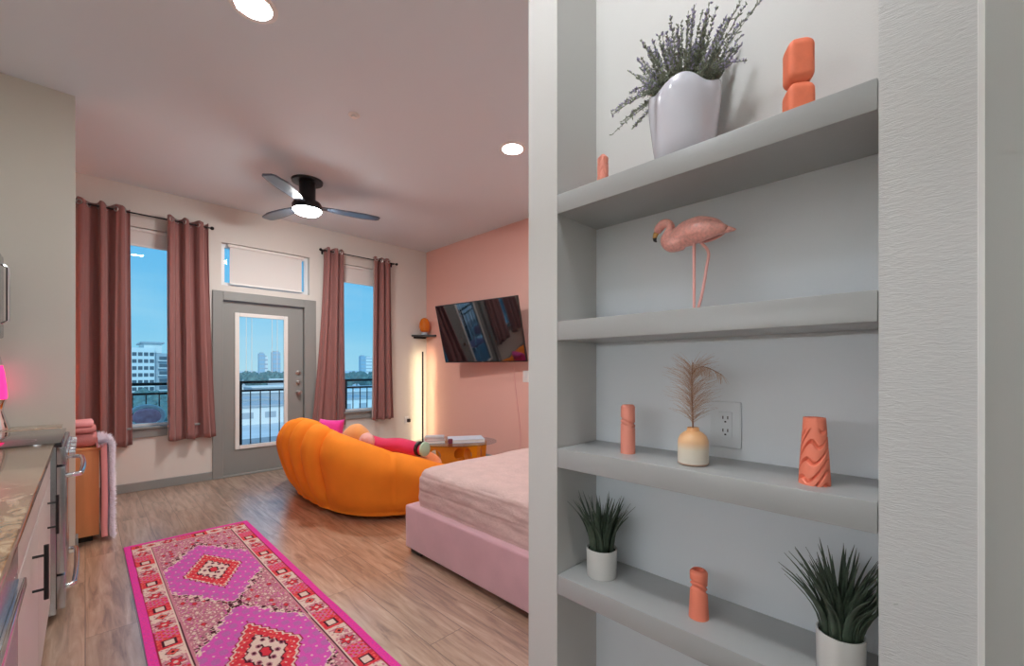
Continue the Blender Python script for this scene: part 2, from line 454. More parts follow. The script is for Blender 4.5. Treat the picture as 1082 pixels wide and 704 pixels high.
# roller blinds ------------------------------------------------------------
def blind(w, z0, label, inset=.055, y=W+.03):
    t = thing('roller_blind', label, 'blind', ((w[0]+w[1])/2, y, z0), 0, 'roller blinds')
    h = (w[1]-w[0])/2-inset; H = w[3]-z0
    finish(box(B(), -h, h, -.002, .002, .02, H-.03), 'fabric', 'blind', t)
    finish(box(B(), -h, h, -.007, .007, 0, .022, .003, 1), 'hem_bar', 'white', t)
    bm = B(); lathe(bm, [(.019, -h-.02), (.019, h+.02)], 16); bmesh.ops.rotate(bm, verts=bm.verts[:], cent=(0, 0, 0), matrix=Matrix.Rotation(PI/2, 3, 'Y'))
    bmesh.ops.translate(bm, verts=bm.verts[:], vec=(0, 0, H-.022)); finish(bm, 'roller', 'white', t)
    return t
blind(W1, 2.60, 'short white roller blind in the window left of the balcony door', .03)
blind(W2, 2.54, 'short white roller blind in the window right of the balcony door', .03)
blind(TR, 2.315, 'white roller blind drawn down over the transom above the balcony door', .09)

# curtains -----------------------------------------------------------------
YC = 5.885
def rod(x0, x1, label):
    t = thing('curtain_rod', label, 'curtain rod', (x0, YC, 2.915), 0, 'curtain rods')
    L = x1-x0
    finish(tube(B(), [(0, 0, 0), (L, 0, 0)], .008, 10), 'rod', 'black', t)
    for x in (0, L):
        bm = B(); bmesh.ops.create_uvsphere(bm, u_segments=14, v_segments=10, radius=.02); bmesh.ops.translate(bm, verts=bm.verts[:], vec=(x, 0, 0)); finish(bm, 'finial', 'black', t)
    for x in (.05, L-.05):
        bm = B(); tube(bm, [(x, 0, -.006), (x, .05, -.006), (x, W-YC-.001, -.006)], .006, 8); box(bm, x-.012, x+.012, W-YC-.005, W-YC-.001, -.04, .02); finish(bm, 'bracket', 'black', t)
rod(-.12, 1.03, 'thin black curtain rod above the window left of the balcony door')
rod(2.25, 3.40, 'thin black curtain rod above the window right of the balcony door')

def curtain(x0, x1, bx0, bx1, waves, label, zt=2.955, zb=.50, ph=0., lin=None):
    t = thing('curtain', label, 'curtain', ((x0+x1)/2, YC, zb), 0, 'grommet curtains')
    cx = (x0+x1)/2; H = zt-zb
    rnd = [random.uniform(-1, 1) for _ in range(12)]
    def fn(u, v):
        z = H*(1-v); k = v**1.6
        uu = u+.012*math.sin(7*v+rnd[0]*3)*math.sin(PI*u)
        x = (x0+(x1-x0)*uu)*(1-k)+(bx0+(bx1-bx0)*uu)*k-cx
        a = .043*(1-.15*v)*(1+.45*math.sin(2*PI*uu*1.6+rnd[1]*3)*(.4+.6*v))
        p = 2*PI*waves*(uu+.035*math.sin(2*PI*uu*2+rnd[4]*3))+ph+(.25+.5*v)*math.sin(3*uu*PI+rnd[2])
        y = a*math.cos(p)+(.004+.012*v)*math.sin(2.3*p+rnd[3]*3)+.004*math.sin(5.1*p+rnd[5]*3+2*v)
        x += .012*math.sin(2*p)*(.4+.6*v)
        zz = z+(-.012*math.cos(p+1) if v == 0 else 0)+(.008*math.sin(p) if v > .99 else 0)
        return (x, y, zz)
    bm = B(); grid(bm, waves*18+1, 40, fn)
    o = finish(bm, 'panel', 'curtain', t, angle=80)
    s = o.modifiers.new('thickness', 'SOLIDIFY'); s.thickness = .004; s.offset = 0
    for i in range(2*waves):
        u = (i+.5)/(2*waves)
        x, y, z = fn(u, .016); x2, y2, _ = fn(u+.01, .016); x1_, y1_, _ = fn(u-.01, .016)
        ang = math.atan2(y2-y1_, x2-x1_)
        bm = B(); R = .021; r = .0055; n = 18
        V = [[bm.verts.new(((R+r*math.cos(b*PI/4))*math.cos(a*2*PI/n), r*math.sin(b*PI/4)*1.3, (R+r*math.cos(b*PI/4))*math.sin(a*2*PI/n))) for b in range(8)] for a in range(n)]
        for a in range(n):
            for b in range(8): bm.faces.new((V[a][b], V[(a+1) % n][b], V[(a+1) % n][(b+1) % 8], V[a][(b+1) % 8]))
        g = finish(bm, 'grommet', 'nickel', t); g.location = (x, y, z); g.rotation_euler = (0, 0, ang)
    if lin:
        u = lin
        bm = B(); grid(bm, 3, 30, lambda a, v: tuple(Vector(fn(u, v))+Vector(((a-.5)*.014, .010, 0))))
        l = finish(bm, 'lining', 'lining', t); s = l.modifiers.new('thickness', 'SOLIDIFY'); s.thickness = .003
    return t
curtain(-.07, .325, -.08, .34, 3, 'long dusty rose curtain panel nearest the kitchen wall', ph=.4, lin=.985)
curtain(.625, .995, .63, 1.075, 3, 'dusty rose curtain panel between the left window and the balcony door', ph=1.0, zb=.51, lin=.02)
curtain(2.31, 2.595, 2.15, 2.625, 3, 'dusty rose curtain panel just right of the balcony door frame', ph=.2, lin=.98)
curtain(3.02, 3.30, 2.99, 3.345, 3, 'dusty rose curtain panel farthest right near the corner shelf', ph=1.2, zb=.53, lin=.03)

# ------------------------------------------------------------------ niche shelves and what stands on them
NX0, NX1, NY0, NY1 = 1.0, 1.21, .067, .80
TOPS = [1.823, 1.442, 1.06, .679]
for z, lb, x in zip(TOPS, ('topmost grey painted niche shelf, carrying the lavender pot', 'second grey niche shelf from the top, carrying the flamingo',
                        'third grey niche shelf from the top, carrying the ombre vase', 'lowest grey niche shelf, carrying the two grass plants'), range(4)):
    o = bx('niche_shelf', 'shelf', None, NX0, NX1, NY0+.001, NY1-.001, z-.058, z, .003)
    tag(o, lb, 'shelf', 'built-in niche shelves')

# ornaments: a carved column given by r(theta, h)
def ornament(name, label, m, loc, H, rfun, rot=0, n=64, rows=70, top_in=.0):
    bm = B()
    rings = []
    for j in range(rows+1):
        h = j/rows
        rings.append([bm.verts.new((rfun(2*PI*i/n, h)*math.cos(2*PI*i/n), rfun(2*PI*i/n, h)*math.sin(2*PI*i/n), h*H)) for i in range(n)])
    for a, b in zip(rings, rings[1:]):
        for i in range(n): bm.faces.new((a[i], a[(i+1) % n], b[(i+1) % n], b[i]))
    bm.faces.new(rings[0][::-1])
    if top_in:
        inner = [bm.verts.new((v.co.x*top_in, v.co.y*top_in, H)) for v in rings[-1]]
        low = [bm.verts.new((v.co.x*top_in*.95, v.co.y*top_in*.95, H-.012)) for v in rings[-1]]
        for i in range(n):
            bm.faces.new((rings[-1][i], rings[-1][(i+1) % n], inner[(i+1) % n], inner[i]))
            bm.faces.new((inner[i], inner[(i+1) % n], low[(i+1) % n], low[i]))
        bm.faces.new(low)
    else:
        bm.faces.new(rings[-1])
    o = finish(bm, name, m, None, angle=60); o.location = loc; o.rotation_euler = (0, 0, rot)
    return tag(o, label, 'ornament', 'coral carved ornaments')

def groove(d, w):                      # rounded groove profile
    return max(0., 1-(d/w)**2)

# two stacked rounded blocks on the top shelf
def r_block(a, h):
    q = (h*2) % 1.0 if h < 1 else 1.0
    e = min(q, 1-q); k = 1-.40*max(0, 1-e/.22)**2.2 if (h > .06) else 1.0
    n = 5; base = .026/((abs(math.cos(a))**n+abs(math.sin(a))**n)**(1/n))
    return max(.004, base*k*(1+.02*math.sin(2*PI*h)))
ornament('ornament', 'large coral ornament of two stacked rounded blocks beside the lavender', 'coral', (1.10, .207, TOPS[0]), .19, r_block, .5)
def r_zig(a, h):
    return .0185*(1-.10*h)*(1-.20*groove(abs(((h*4.2+.35*math.sin(3*a)) % 1)-.5), .22))*(1-.5*max(0, h-.93)/.07)
ornament('ornament', 'small coral carved ornament at the left end of the top shelf', 'coralpink', (1.15, .736, TOPS[0]), .150, r_zig)
def r_twist(a, h):
    c = .62+.05*math.sin(a-.4)
    return .0205*(1-.05*h)*(1-.17*groove(abs(h-c-.045), .03)-.10*groove(abs(h-c+.045), .02))*(1-.2*max(0, h-.96)/.04)
ornament('ornament', 'pale coral cylinder ornament left of the ombre vase', 'coralpink', (1.085, .612, TOPS[2]), .137, r_twist, 0, top_in=.75)
def r_wave(a, h):
    wv = h*5.2+1.15*math.sin(1.0*a+.9)+.55*math.sin(3*a-4*h)
    d = abs((wv % 1)-.5)
    g = .30*groove(d, .13)*(1 if h < .78 else max(0, (.86-h)/.08))
    b = .028-.0085*h**1.2
    return b*(1-g)
ornament('ornament', 'tapered coral ornament with deep wavy carved grooves', 'coral2', (1.07, .173, TOPS[2]), .138, r_wave, .4, n=96, rows=110, top_in=.7)
def r_twist2(a, h):
    c = .60-.09*math.cos(a+.5)
    e = .0235-.006*h if h < .6 else .0196+.004*(h-.6)
    return e*(1-.20*groove(abs(h-c), .045)-.16*groove(abs(h-c-.10), .03))*(1-.25*max(0, h-.95)/.05)
ornament('ornament', 'small coral twisted ornament standing alone on the lowest shelf', 'coral2', (1.08, .413, TOPS[3]), .118, r_twist2, .3, top_in=.72)

# ombre vase with a feather-grass plume
vt = thing('bud_vase', 'small peach to white ombre bottle vase in front of the wall outlet', 'vase', (1.075, .425, TOPS[2]))
bm = B(); lathe(bm, [(.030, 0), (.0355, .004), (.0365, .012), (.0365, .055), (.0355, .062), (.031, .072), (.0225, .080), (.0155, .084), (.014, .088), (.014, .092), (.0115, .092), (.0110, .075), (.001, .07)], 40)
finish(bm, 'body', 'vase', vt)
bm = B(); lathe(bm, [(.0300, -.0006), (.0362, .0035), (.0362, .0055)], 40); finish(bm, 'base_ring', 'plume', vt)
pt = thing('dried_plume', 'dried tan feathery plume standing in the ombre vase', 'dried grass', (1.075, .425, TOPS[2]+.070))
bm = B()
stem = smooth_path([(0, 0, .001), (0, .001, .05), (0, .003, .12), (0, .002, .165), (0, .0, .185)], 6); tube(bm, stem, lerp_list([.0022, .0018, .001], len(stem)), 6)
arc = smooth_path([(0, .003, .155), (0, -.012, .172), (0, -.035, .172), (0, -.068, .155)], 6); tube(bm, arc, lerp_list([.0014, .0007], len(arc)), 5)
finish(bm, 'stem', 'plumestem', pt)
bm = B(); rr = random.Random(3)
for i in range(430):
    h = .03+.145*rr.random()**.85; a = rr.uniform(0, 2*PI); L = rr.uniform(.040, .088)*(1.05-.35*abs(h-.11)/.09)
    d = Vector((math.cos(a), math.sin(a)*1.0, rr.uniform(.5, 1.3))).normalized()
    p = Vector((0, .002, h)); q1 = p+d*L*.5; q2 = q1+(d+Vector((0, 0, -.45+.3*rr.random()))).normalized()*L*.5
    if q2.x > .12: q2.x = .12
    tube(bm, [p, q1, q2], [.0004, .00032, .00015], 3, cap=False)
for i in range(90):
    p = arc[rr.randrange(4, len(arc))]; a = rr.uniform(0, 2*PI)
    d = Vector((math.cos(a)*.6, math.sin(a)*.4-.3, -.7)); tube(bm, [p, p+d*.012, p+d*.024+Vector((0, 0, -.006))], [.0004, .0003, .00015], 3, cap=False)
finish(bm, 'plume', 'plume', pt)

# wall outlet in the niche
ot = thing('wall_outlet', 'white outlet plate on the niche wall behind the ombre vase', 'outlet', (1.21, .39, 1.15))
bx('plate', 'nichewall', ot, -.006, -.0005, -.038, .038, -.061, .061, .003)
bx('receptacle', 'nichewall', ot, -.0085, -.006, -.017, .017, -.034, .034, .001)
bm = B()
for z in (.019, -.015):
    for y in (-.006, .006): box(bm, -.0092, -.0084, y-.0012, y+.0012, z-.004, z+.004)
    box(bm, -.0092, -.0084, -.0022, .0022, z-.013, z-.009)
finish(bm, 'slots', 'blackp', ot)

# grass plants
def grass_pot(loc, R, Hh, label, n, leafH, seed, spread, group='potted grass plants', wide=.004):
    t = thing('potted_plant', label, 'plant', loc, 0, group)
    bm = B(); lathe(bm, [(R*.93, 0), (R*.96, .002), (R, Hh*.97), (R, Hh), (R*.93, Hh), (R*.90, Hh-.008)], 40, cap=False)
    bm.faces.new([v for v in bm.verts[:40]][::-1]); finish(bm, 'pot', 'whitepot', t)
    bm = B(); lathe(bm, [(R*.92, Hh-.012), (R*.9, Hh-.008)], 30); finish(bm, 'soil', 'soil', t)
    rr = random.Random(seed); bm = B()
    for i in range(n):
        a = rr.uniform(0, 2*PI); r0 = R*.80*math.sqrt(rr.random()); base = Vector((r0*math.cos(a), r0*math.sin(a), Hh-.010))
        a2 = a+rr.uniform(-.6, .6); lean = spread*(.25+.75*r0/R)*rr.uniform(.5, 1.2); L = leafH*rr.uniform(.62, 1.05)
        out = Vector((math.cos(a2), math.sin(a2), 0))
        pts = []
        for k in range(7):
            s = k/6; p = base+Vector((0, 0, L*s*(1-.15*lean*s)))+out*(L*lean*s*s)
            for _ in range(1):
                lx = NX1-.004-loc[0]
                if p.x > lx: p.x = lx
                if p.y > NY1-.006-loc[1]: p.y = NY1-.006-loc[1]
                ly = NY0+.003-loc[1]
                if p.y < ly and p.x > -.07: p.y = ly
            pts.append(p)
        sd = out.cross(Vector((0, 0, 1))); tw = rr.uniform(-.8, .8); sd = (sd*math.cos(tw)+out*math.sin(tw))
        w = wide*rr.uniform(.7, 1.25); prev = None
        for k, p in enumerate(pts):
            ww = w*(1-(k/6)**2.2)*(.65+.35*min(1, k/2))+.0002
            c = out*(-ww*.35)
            row = (bm.verts.new(p-sd*ww), bm.verts.new(p+c), bm.verts.new(p+sd*ww))
            if prev:
                bm.faces.new((prev[0], prev[1], row[1], row[0])); bm.faces.new((prev[1], prev[2], row[2], row[1]))
            prev = row
    o = finish(bm, 'leaves', 'leafdark', t, angle=70)
    s = o.modifiers.new('thickness', 'SOLIDIFY'); s.thickness = .0007
    return t
grass_pot((1.095, .705, TOPS[3]), .0455, .083, 'dark green grass plant in a white pot, left end of the lowest shelf', 100, .165, 11, .50, wide=.0048)
grass_pot((1.072, .130, TOPS[3]), .041, .090, 'dark spiky grass plant in a white pot, right end of the lowest shelf', 120, .170, 5, .70, wide=.0056)

# lavender
lt = thing('potted_lavender', 'lavender plant in a wavy rimmed pale pot on the top shelf', 'plant', (1.108, .462, TOPS[0]))
def rim(a): return 1+.030*math.sin(4*a+1)+.015*math.sin(7*a)
bm = B(); prof = [(.060, 0), (.067, .004), (.076, .06), (.083, .12), (.087, .165), (.087, .190), (.084, .194), (.080, .190), (.074, .150)]
lathe(bm, prof, 72, rf=lambda a, z: 1+(rim(a)-1)*max(0, (z-.02)/.17))
for v in bm.verts:
    if v.co.z > .08: v.co.z += .009*math.sin(4*math.atan2(v.co.y, v.co.x)+.2)*((v.co.z-.08)/.11)**2
finish(bm, 'pot', 'glazepot', lt, angle=60)
bm = B(); lathe(bm, [(.068, .145), (.067, .150)], 30); finish(bm, 'soil', 'soil', lt)
rr = random.Random(21); bs, bl, bf, bp_ = B(), B(), B(), B()
def leafquad(bm, p, d, L, w, rr):
    d = d.normalized(); s = d.cross(Vector((rr.uniform(-1, 1), rr.uniform(-1, 1), rr.uniform(-1, 1)))); s = s.normalized()*w
    a, b, c, e = bm.verts.new(p), bm.verts.new(p+d*L*.5+s), bm.verts.new(p+d*L), bm.verts.new(p+d*L*.5-s)
    bm.faces.new((a, b, c, e))
def clampwall(p):
    p = Vector(p); p.x = min(p.x, NX1-.004-1.108); p.y = min(p.y, NY1-.462-.004); return p
nst = 135
for i in range(nst):
    a = rr.uniform(0, 2*PI); r0 = .06*math.sqrt(rr.random()); lean = rr.uniform(.1, 1.0)*(.25+.6*r0/.06)
    L = rr.uniform(.12, .215)
    if i < 4: L, lean, a = (.27, .95, -PI/2-.15+.1*i) if i < 2 else (.24, .35, -PI/2+.3*i)
    if 4 <= i < 15: lean, L, a = 1.5, rr.uniform(.075, .14), rr.choice((PI/2, PI/2+.8, PI/2+1.2, -PI/2-.5, PI/2+.3))+rr.uniform(-.4, .4)
    o2 = Vector((math.cos(a)*.75, math.sin(a)*1.05, 0)); base = Vector((r0*math.cos(a), r0*math.sin(a), .148))
    pts = [clampwall(base+Vector((0, 0, L*(s*(1-.22*lean*s) if lean < 1.3 else (.42*s-.75*s*s))))+o2*(L*lean*(s**1.5)*.8)+(Vector((0, 0, .055*math.sin(min(1, s*3)*PI/2))) if lean > 1.3 else Vector())) for s in [k/9 for k in range(10)]]
    tube(bs, pts, lerp_list([.0013, .0007], 10), 4)
    for k in range(2, 10):
        for _ in range(10):
            p = pts[k-1].lerp(pts[k], rr.random()); d = (pts[k]-pts[k-1]).normalized()
            q = Vector((rr.uniform(-1, 1), rr.uniform(-1, 1), rr.uniform(-.3, 1))).normalized()
            flower = k >= 6 and rr.random() < (.55 if i % 2 else .2)
            v = d*.8+q
            ln = rr.uniform(.006, .011) if flower else rr.uniform(.010, .021)*(1.1-k/14)
            e = clampwall(p+v.normalized()*ln)
            leafquad(bf if flower else bl, p, e-p, (e-p).length, .0026 if flower else .0019, rr)
for i in range(26):
    a = rr.uniform(0, 2*PI); p = Vector((.055*math.cos(a)*rr.random(), .062*math.sin(a), .150)); d = Vector((math.cos(a)*.4, math.sin(a)*.5, 1))
    leafquad(bp_, p, clampwall(p+d*.06)-p, rr.uniform(.045, .07), .006, rr)
for nm, b_, mm in (('stems', bs, 'leafsage'), ('leaves', bl, 'leafsage'), ('flowers', bf, 'lavender'), ('broad_leaves', bp_, 'leafpale')):
    o = finish(b_, nm, mm, lt)
    if nm != 'stems':
        s = o.modifiers.new('thickness', 'SOLIDIFY'); s.thickness = .0006

# flamingo (local x = picture left, i.e. world +y)
ft = thing('flamingo_figurine', 'pink flamingo figurine standing on the second niche shelf', 'figurine', (1.085, .425, TOPS[1]), PI/2)
FB = TOPS[1]
def fl(px_, z): return (px_, 0, z-FB)
body_pts = [(-.098, 0, .187), (-.070, 0, .194), (-.045, 0, .203), (-.012, 0, .207), (.020, 0, .203), (.045, 0, .193), (.062, 0, .186)]
P = smooth_path(body_pts, 8); n = len(P)
rad = lerp_list([.0015, .011, .024, .0335, .034, .027, .013], n)
bm = B(); tube(bm, P, rad, 20, flat=.80)
neck_pts = [(.030, 0, .186), (.058, 0, .186), (.072, 0, .198), (.068, 0, .214), (.062, 0, .226), (.068, 0, .240), (.083, 0, .243), (.095, 0, .233), (.100, 0, .222)]
P = smooth_path(neck_pts, 8)
b2 = B(); tube(b2, P, lerp_list([.022, .023, .0175, .0130, .0110, .0108, .0122, .0122, .0080], len(P)), 16)
merge(bm, b2)
fb = finish(bm, 'body', 'flamingo', ft, angle=80)
rm = fb.modifiers.new('blend', 'REMESH'); rm.mode = 'VOXEL'; rm.voxel_size = .0022; rm.use_smooth_shade = True
sm_ = fb.modifiers.new('smooth', 'SMOOTH'); sm_.factor = .5; sm_.iterations = 4
P = smooth_path([(.098, 0, .228), (.104, 0, .220), (.107, 0, .210)], 5); finish(tube(B(), P, lerp_list([.0075, .007, .0052], len(P)), 12, flat=.8), 'beak', 'beak', ft)
P = smooth_path([(.1065, 0, .213), (.106, 0, .205), (.101, 0, .199)], 5); finish(tube(B(), P, lerp_list([.0056, .0048, .001], len(P)), 12, flat=.8), 'beak_tip', 'blackp', ft)
for s in (-1, 1):
    bm = B(); bmesh.ops.create_uvsphere(bm, u_segments=10, v_segments=8, radius=.0019); bmesh.ops.translate(bm, verts=bm.verts[:], vec=(.094, s*.0085, .236)); finish(bm, 'eye', 'blackp', ft)
for s in (-1, 1):                       # folded wings
    def wg(u, v):
        a = -.9+1.8*v; x = .045-.125*u; w = math.sin(PI*min(1, u*.92+.06))**.7
        R = .037*w
        return (x, s*(R*.86*math.cos(a)+.001), .206-.010*u+R*math.sin(a)*.85)
    bm = B(); grid(bm, 20, 12, wg); o = finish(bm, 'wing', 'flamingo', ft, angle=80); sd = o.modifiers.new('thickness', 'SOLIDIFY'); sd.thickness = .003
finish(tube(B(), [(.0, .004, .186), (0, .004, .1), (0, .004, .001)], [.0042, .0036, .0034], 10), 'leg', 'flamleg', ft)
finish(tube(B(), smooth_path([(-.004, -.008, .185), (-.030, -.008, .150), (-.026, -.008, .110), (-.016, -.008, .05), (-.004, -.006, .001)], 6), .0036, 10), 'leg', 'flamleg', ft)
bm = B()
for dx, dy in ((.030, 0), (.026, .014), (.026, -.014), (-.010, 0)): tube(bm, [(0, .002, .0035), (dx, dy+.002, .002)], [.0035, .0016], 8)
finish(bm, 'foot', 'flamleg', ft)

# ------------------------------------------------------------------ kitchen run
CF = -.11; CT = .914
def counter(y0, y1, label):
    o = bx('countertop', 'granite', None, -.75, CF, y0, y1, CT-.032, CT, .005); tag(o, label, 'countertop')
counter(-.20, 3.198, 'long brown granite countertop along the left edge')
counter(3.972, 4.31, 'short piece of brown granite countertop between the range and the cream wall')

def cabinet(y0, y1, label, pull_y, single=True):
    t = thing('base_cabinet', label, 'cabinet', (-.748, y0, 0)); w = y1-y0; D = .603
    bm = B(); box(bm, 0, D, .001, w-.001, .10, CT-.033); box(bm, 0, D-.06, .001, w-.001, 0, .10); finish(bm, 'body', 'cab', t)
    dr = bx('drawer', 'cab', t, D, D+.02, .004, w-.004, .745, CT-.040, .003)
    d = bx('door', 'cab', t, D, D+.02, .004, w-.004, .105, .738, .003)
    bm = B(); py = pull_y-y0
    tube(bm, [(D+.052, py, .515), (D+.052, py, .70)], .0065, 10)
    for z in (.55, .665): tube(bm, [(D+.018, py, z), (D+.052, py, z)], .0045, 8)
    finish(bm, 'handle', 'blackp', d)
    return t
cabinet(-.20, .995, 'pale greige base cabinet out at the near end of the counter', .85)
cabinet(1.602, 2.398, 'pale greige base cabinet with black bar pull beside the dishwasher', 2.14)
cabinet(2.402, 3.196, 'pale greige base cabinet between the black-handled cabinet and the range', 2.95)
t = thing('filler_cabinet', 'narrow wood toned filler cabinet between the range and the cream wall', 'cabinet', (-.748, 3.974, 0))
bx('body', 'dresser', t, 0, .60, .001, .334, 0, CT-.033); bx('door', 'dresser', t, .60, .615, .004, .330, .09, CT-.04, .002)
# dishwasher
t = thing('dishwasher', 'stainless dishwasher under the counter in the bottom left corner', 'dishwasher', (-.748, 1.0, 0))
bx('tub', 'blackp', t, 0, .60, .002, .598, .10, CT-.034); bx('door', 'steel', t, .60, .632, .003, .597, .11, .80, .006); bx('control_panel', 'steel', t, .60, .632, .003, .597, .803, CT-.036, .004)
bm = B(); box(bm, .631, .648, .03, .57, .768, .792, .004)
finish(bm, 'handle', 'chrome', t); bx('toe_kick', 'blackp', t, .5, .56, .003, .597, 0, .10)
# range
RY0, RW = 3.203, .764
t = thing('kitchen_range', 'stainless steel kitchen range with black glass cooktop and chrome handles', 'range', (-.748, RY0, 0)); D = .663
bx('body', 'steel', t, 0, D-.02, 0, RW, .03, .895, .004)
bx('cooktop', 'blackglass', t, 0, D, 0, RW, .895, .916, .004)
for (x, y, r) in ((.19, .2, .075), (.19, .55, .095), (.46, .2, .105), (.46, .55, .075)):
    bm = B(); V = [[bm.verts.new((x+q*math.cos(2*PI*i/36), y+q*math.sin(2*PI*i/36), .9164)) for q in (r, r-.003)] for i in range(36)]
    for i in range(36): bm.faces.new((V[i][0], V[(i+1) % 36][0], V[(i+1) % 36][1], V[i][1]))
    finish(bm, 'burner_ring', 'nickel', t)
bx('control_panel', 'steel', t, D-.02, D+.015, 0, RW, .80, .893, .008)
for y in (.09, .22, .38, .54, .67):
    bm = B(); lathe(bm, [(.024, 0), (.024, .006), (.019, .010), (.017, .032), (.001, .034)], 20)
    o = finish(bm, 'knob', 'chrome', t); o.location = (D+.015, y, .848); o.rotation_euler = (0, PI/2, 0)
dr = bx('oven_door', 'steel', t, D-.02, D+.012, .004, RW-.004, .235, .79, .006)
bx('oven_window', 'blackglass', dr, D+.011, D+.0135, .12, RW-.12, .34, .66, .001)
def bow(z, out):
    bm = B(); P = smooth_path([(D+.01, .05, z), (D+out*.7, .055, z), (D+out, .10, z), (D+out*1.12, RW/2, z), (D+out, RW-.10, z), (D+out*.7, RW-.055, z), (D+.01, RW-.05, z)], 8); tube(bm, P, .0125, 12); return bm
finish(bow(.735, .070), 'handle', 'chrome', dr)
wd = bx('warming_drawer', 'steel', t, D-.02, D+.012, .004, RW-.004, .05, .225, .006)
finish(bow(.15, .045), 'handle', 'chrome', wd)
for y in (.05, RW-.05):
    for x in (.06, D-.08): finish(tube(B(), [(x, y, 0), (x, y, .032)], .018, 10), 'foot', 'blackp', t)
# microwave above the range
t = thing('microwave', 'stainless over-the-range microwave at the left edge of the picture', 'microwave', (-.75, 3.44, 1.49))
bx('body', 'steel', t, .002, .36, 0, .76, 0, .52, .01); d = bx('door', 'blackglass', t, .36, .385, .0, .58, .03, .50, .008); bx('control_panel', 'steel', t, .36, .385, .585, .76, .0, .52, .012)
finish(tube(B(), [(.395, .54, .08), (.42, .54, .10), (.42, .54, .42), (.395, .54, .44)], .008, 8), 'handle', 'chrome', d)
t = thing('added_upper_cabinet', 'pale greige upper cabinet added out of view to carry a niche fill light', 'cabinet', (-.748, -.20, 1.46))  # unseen cabinet, added only to hold the glowing bar
bx('body', 'cab', t, 0, .33, 0, 1.6, 0, .95, .003)
for k in range(4):
    d = bx('door', 'cab', t, .33, .35, .004+k*.4, .396+k*.4, .004, .946, .003)
    finish(tube(B(), [(.372, .04+k*.4+(.32 if k % 2 == 0 else 0), .05), (.372, .04+k*.4+(.32 if k % 2 == 0 else 0), .21)], .006, 8), 'handle', 'blackp', d)
bx('added_light_bar', 'niche_fill', t, .20, .23, .10, 1.40, -.018, -.001)  # added glowing bar, gives the shelf niche frontal light
# lava lamp
t = thing('lava_lamp', 'glowing pink lava lamp with chrome base on the short countertop', 'lamp', (-.395, 4.20, CT))
bm = B(); lathe(bm, [(.058, 0), (.058, .006), (.046, .05), (.030, .11), (.028, .13), (.036, .165), (.046, .19)], 28); finish(bm, 'base', 'chrome', t)
bm = B(); lathe(bm, [(.0445, .191), (.046, .21), (.043, .27), (.034, .36), (.026, .405)], 28); finish(bm, 'globe', 'lavapink', t)
bm = B(); lathe(bm, [(.0275, .406), (.026, .41), (.017, .46), (.013, .468)], 28); finish(bm, 'cap', 'chrome', t)

# ------------------------------------------------------------------ dresser with throw and blanket
t = thing('dresser', 'honey orange wooden dresser behind the cream kitchen wall', 'dresser', (-.45, 4.47, 0))
bx('body', 'dresser', t, -.52, .525, 0, .44, .045, .685, .003); bx('top', 'dresser', t, -.53, .534, -.005, .45, .685, .705, .003); bx('plinth', 'soil', t, -.48, .49, .03, .41, 0, .045)
for k in range(3):
    for s in (0, 1):
        d = bx('drawer', 'dresser', t, -.51+s*.52, .0+s*.515, .44, .458, .06+k*.208, .255+k*.208, .003)
        o = finish(tube(B(), [(-.255+s*.517, .458, .16+k*.208), (-.255+s*.517, .48, .16+k*.208)], .012, 10), 'knob', 'nickel', d)
t = thing('folded_blanket', 'rose pink folded blanket stacked on the orange dresser', 'blanket', (-.16, 4.66, .706))
def fold(bm, z0, z1, w, d, seed):
    b2 = bmesh.new(); bmesh.ops.create_cube(b2, size=1); bmesh.ops.subdivide_edges(b2, edges=b2.edges[:], cuts=14, use_grid_fill=True)
    for v in b2.verts:
        c = v.co; q = Vector((c.x*w, c.y*d, (z0+z1)/2+c.z*(z1-z0)))
        h = (z1-z0)/2; zz = c.z*2
        k = math.sqrt(max(0, 1-zz*zz))
        if abs(c.x) > .42: q.x -= math.copysign((1-k)*h*.8, c.x)*(abs(c.x)-.42)/.08
        if abs(c.y) > .42: q.y -= math.copysign((1-k)*h*.8, c.y)*(abs(c.y)-.42)/.08
        nz = noise.noise(Vector((q.x*9, q.y*9, q.z*14+seed)))
        q += Vector((nz*.008, nz*.008, nz*.005 if c.z > -.49 else 0)); q.z = max(q.z, z0)
        v.co = q
    merge(bm, b2)
bm = B(); fold(bm, .001, .105, .45, .34, 1); finish(bm, 'lower_fold', 'pinkblanket', t, angle=80)
bm = B(); fold(bm, .107, .150, .44, .33, 5); finish(bm, 'middle_fold', 'pinkblanket', t, angle=80)
bm = B(); fold(bm, .152, .190, .41, .32, 9); finish(bm, 'upper_fold', 'palepink', t, angle=80)
t = thing('faux_fur_throw', 'white faux fur throw with pink lining draped over the dresser end', 'throw', (.09, 4.45, 0))
def drape(off, th, rows=30):
    prof = [(-.02, .724+off), (.0, .726+off), (.02+off*.6, .724+off), (.022+off, .69), (.024+off, .5), (.026+off, .3), (.024+off, .12), (.026+off, .035)]
    return smooth_path([(x, 0, z) for x, z in prof], 6)
P0 = drape(.0, 0)
bm = B()
def lin(u, v):
    p = P0[min(len(P0)-1, int(round(v*(len(P0)-1))))]; y = -.035+.47*u
    return (p.x-.012, y, p.z)
grid(bm, 20, len(P0), lin); o = finish(bm, 'lining', 'palepink', t, angle=80); s = o.modifiers.new('thickness', 'SOLIDIFY'); s.thickness = .034; s.offset = 0
P1 = drape(.016, 0); rr = random.Random(5); bm = B()
def furb(u, v):
    p = P1[min(len(P1)-1, int(round(v*(len(P1)-1))))]; return (p.x-.004, -.035+.47*u, p.z)
grid(bm, 20, len(P1), furb); bmesh.ops.solidify(bm, geom=bm.faces[:], thickness=.010)
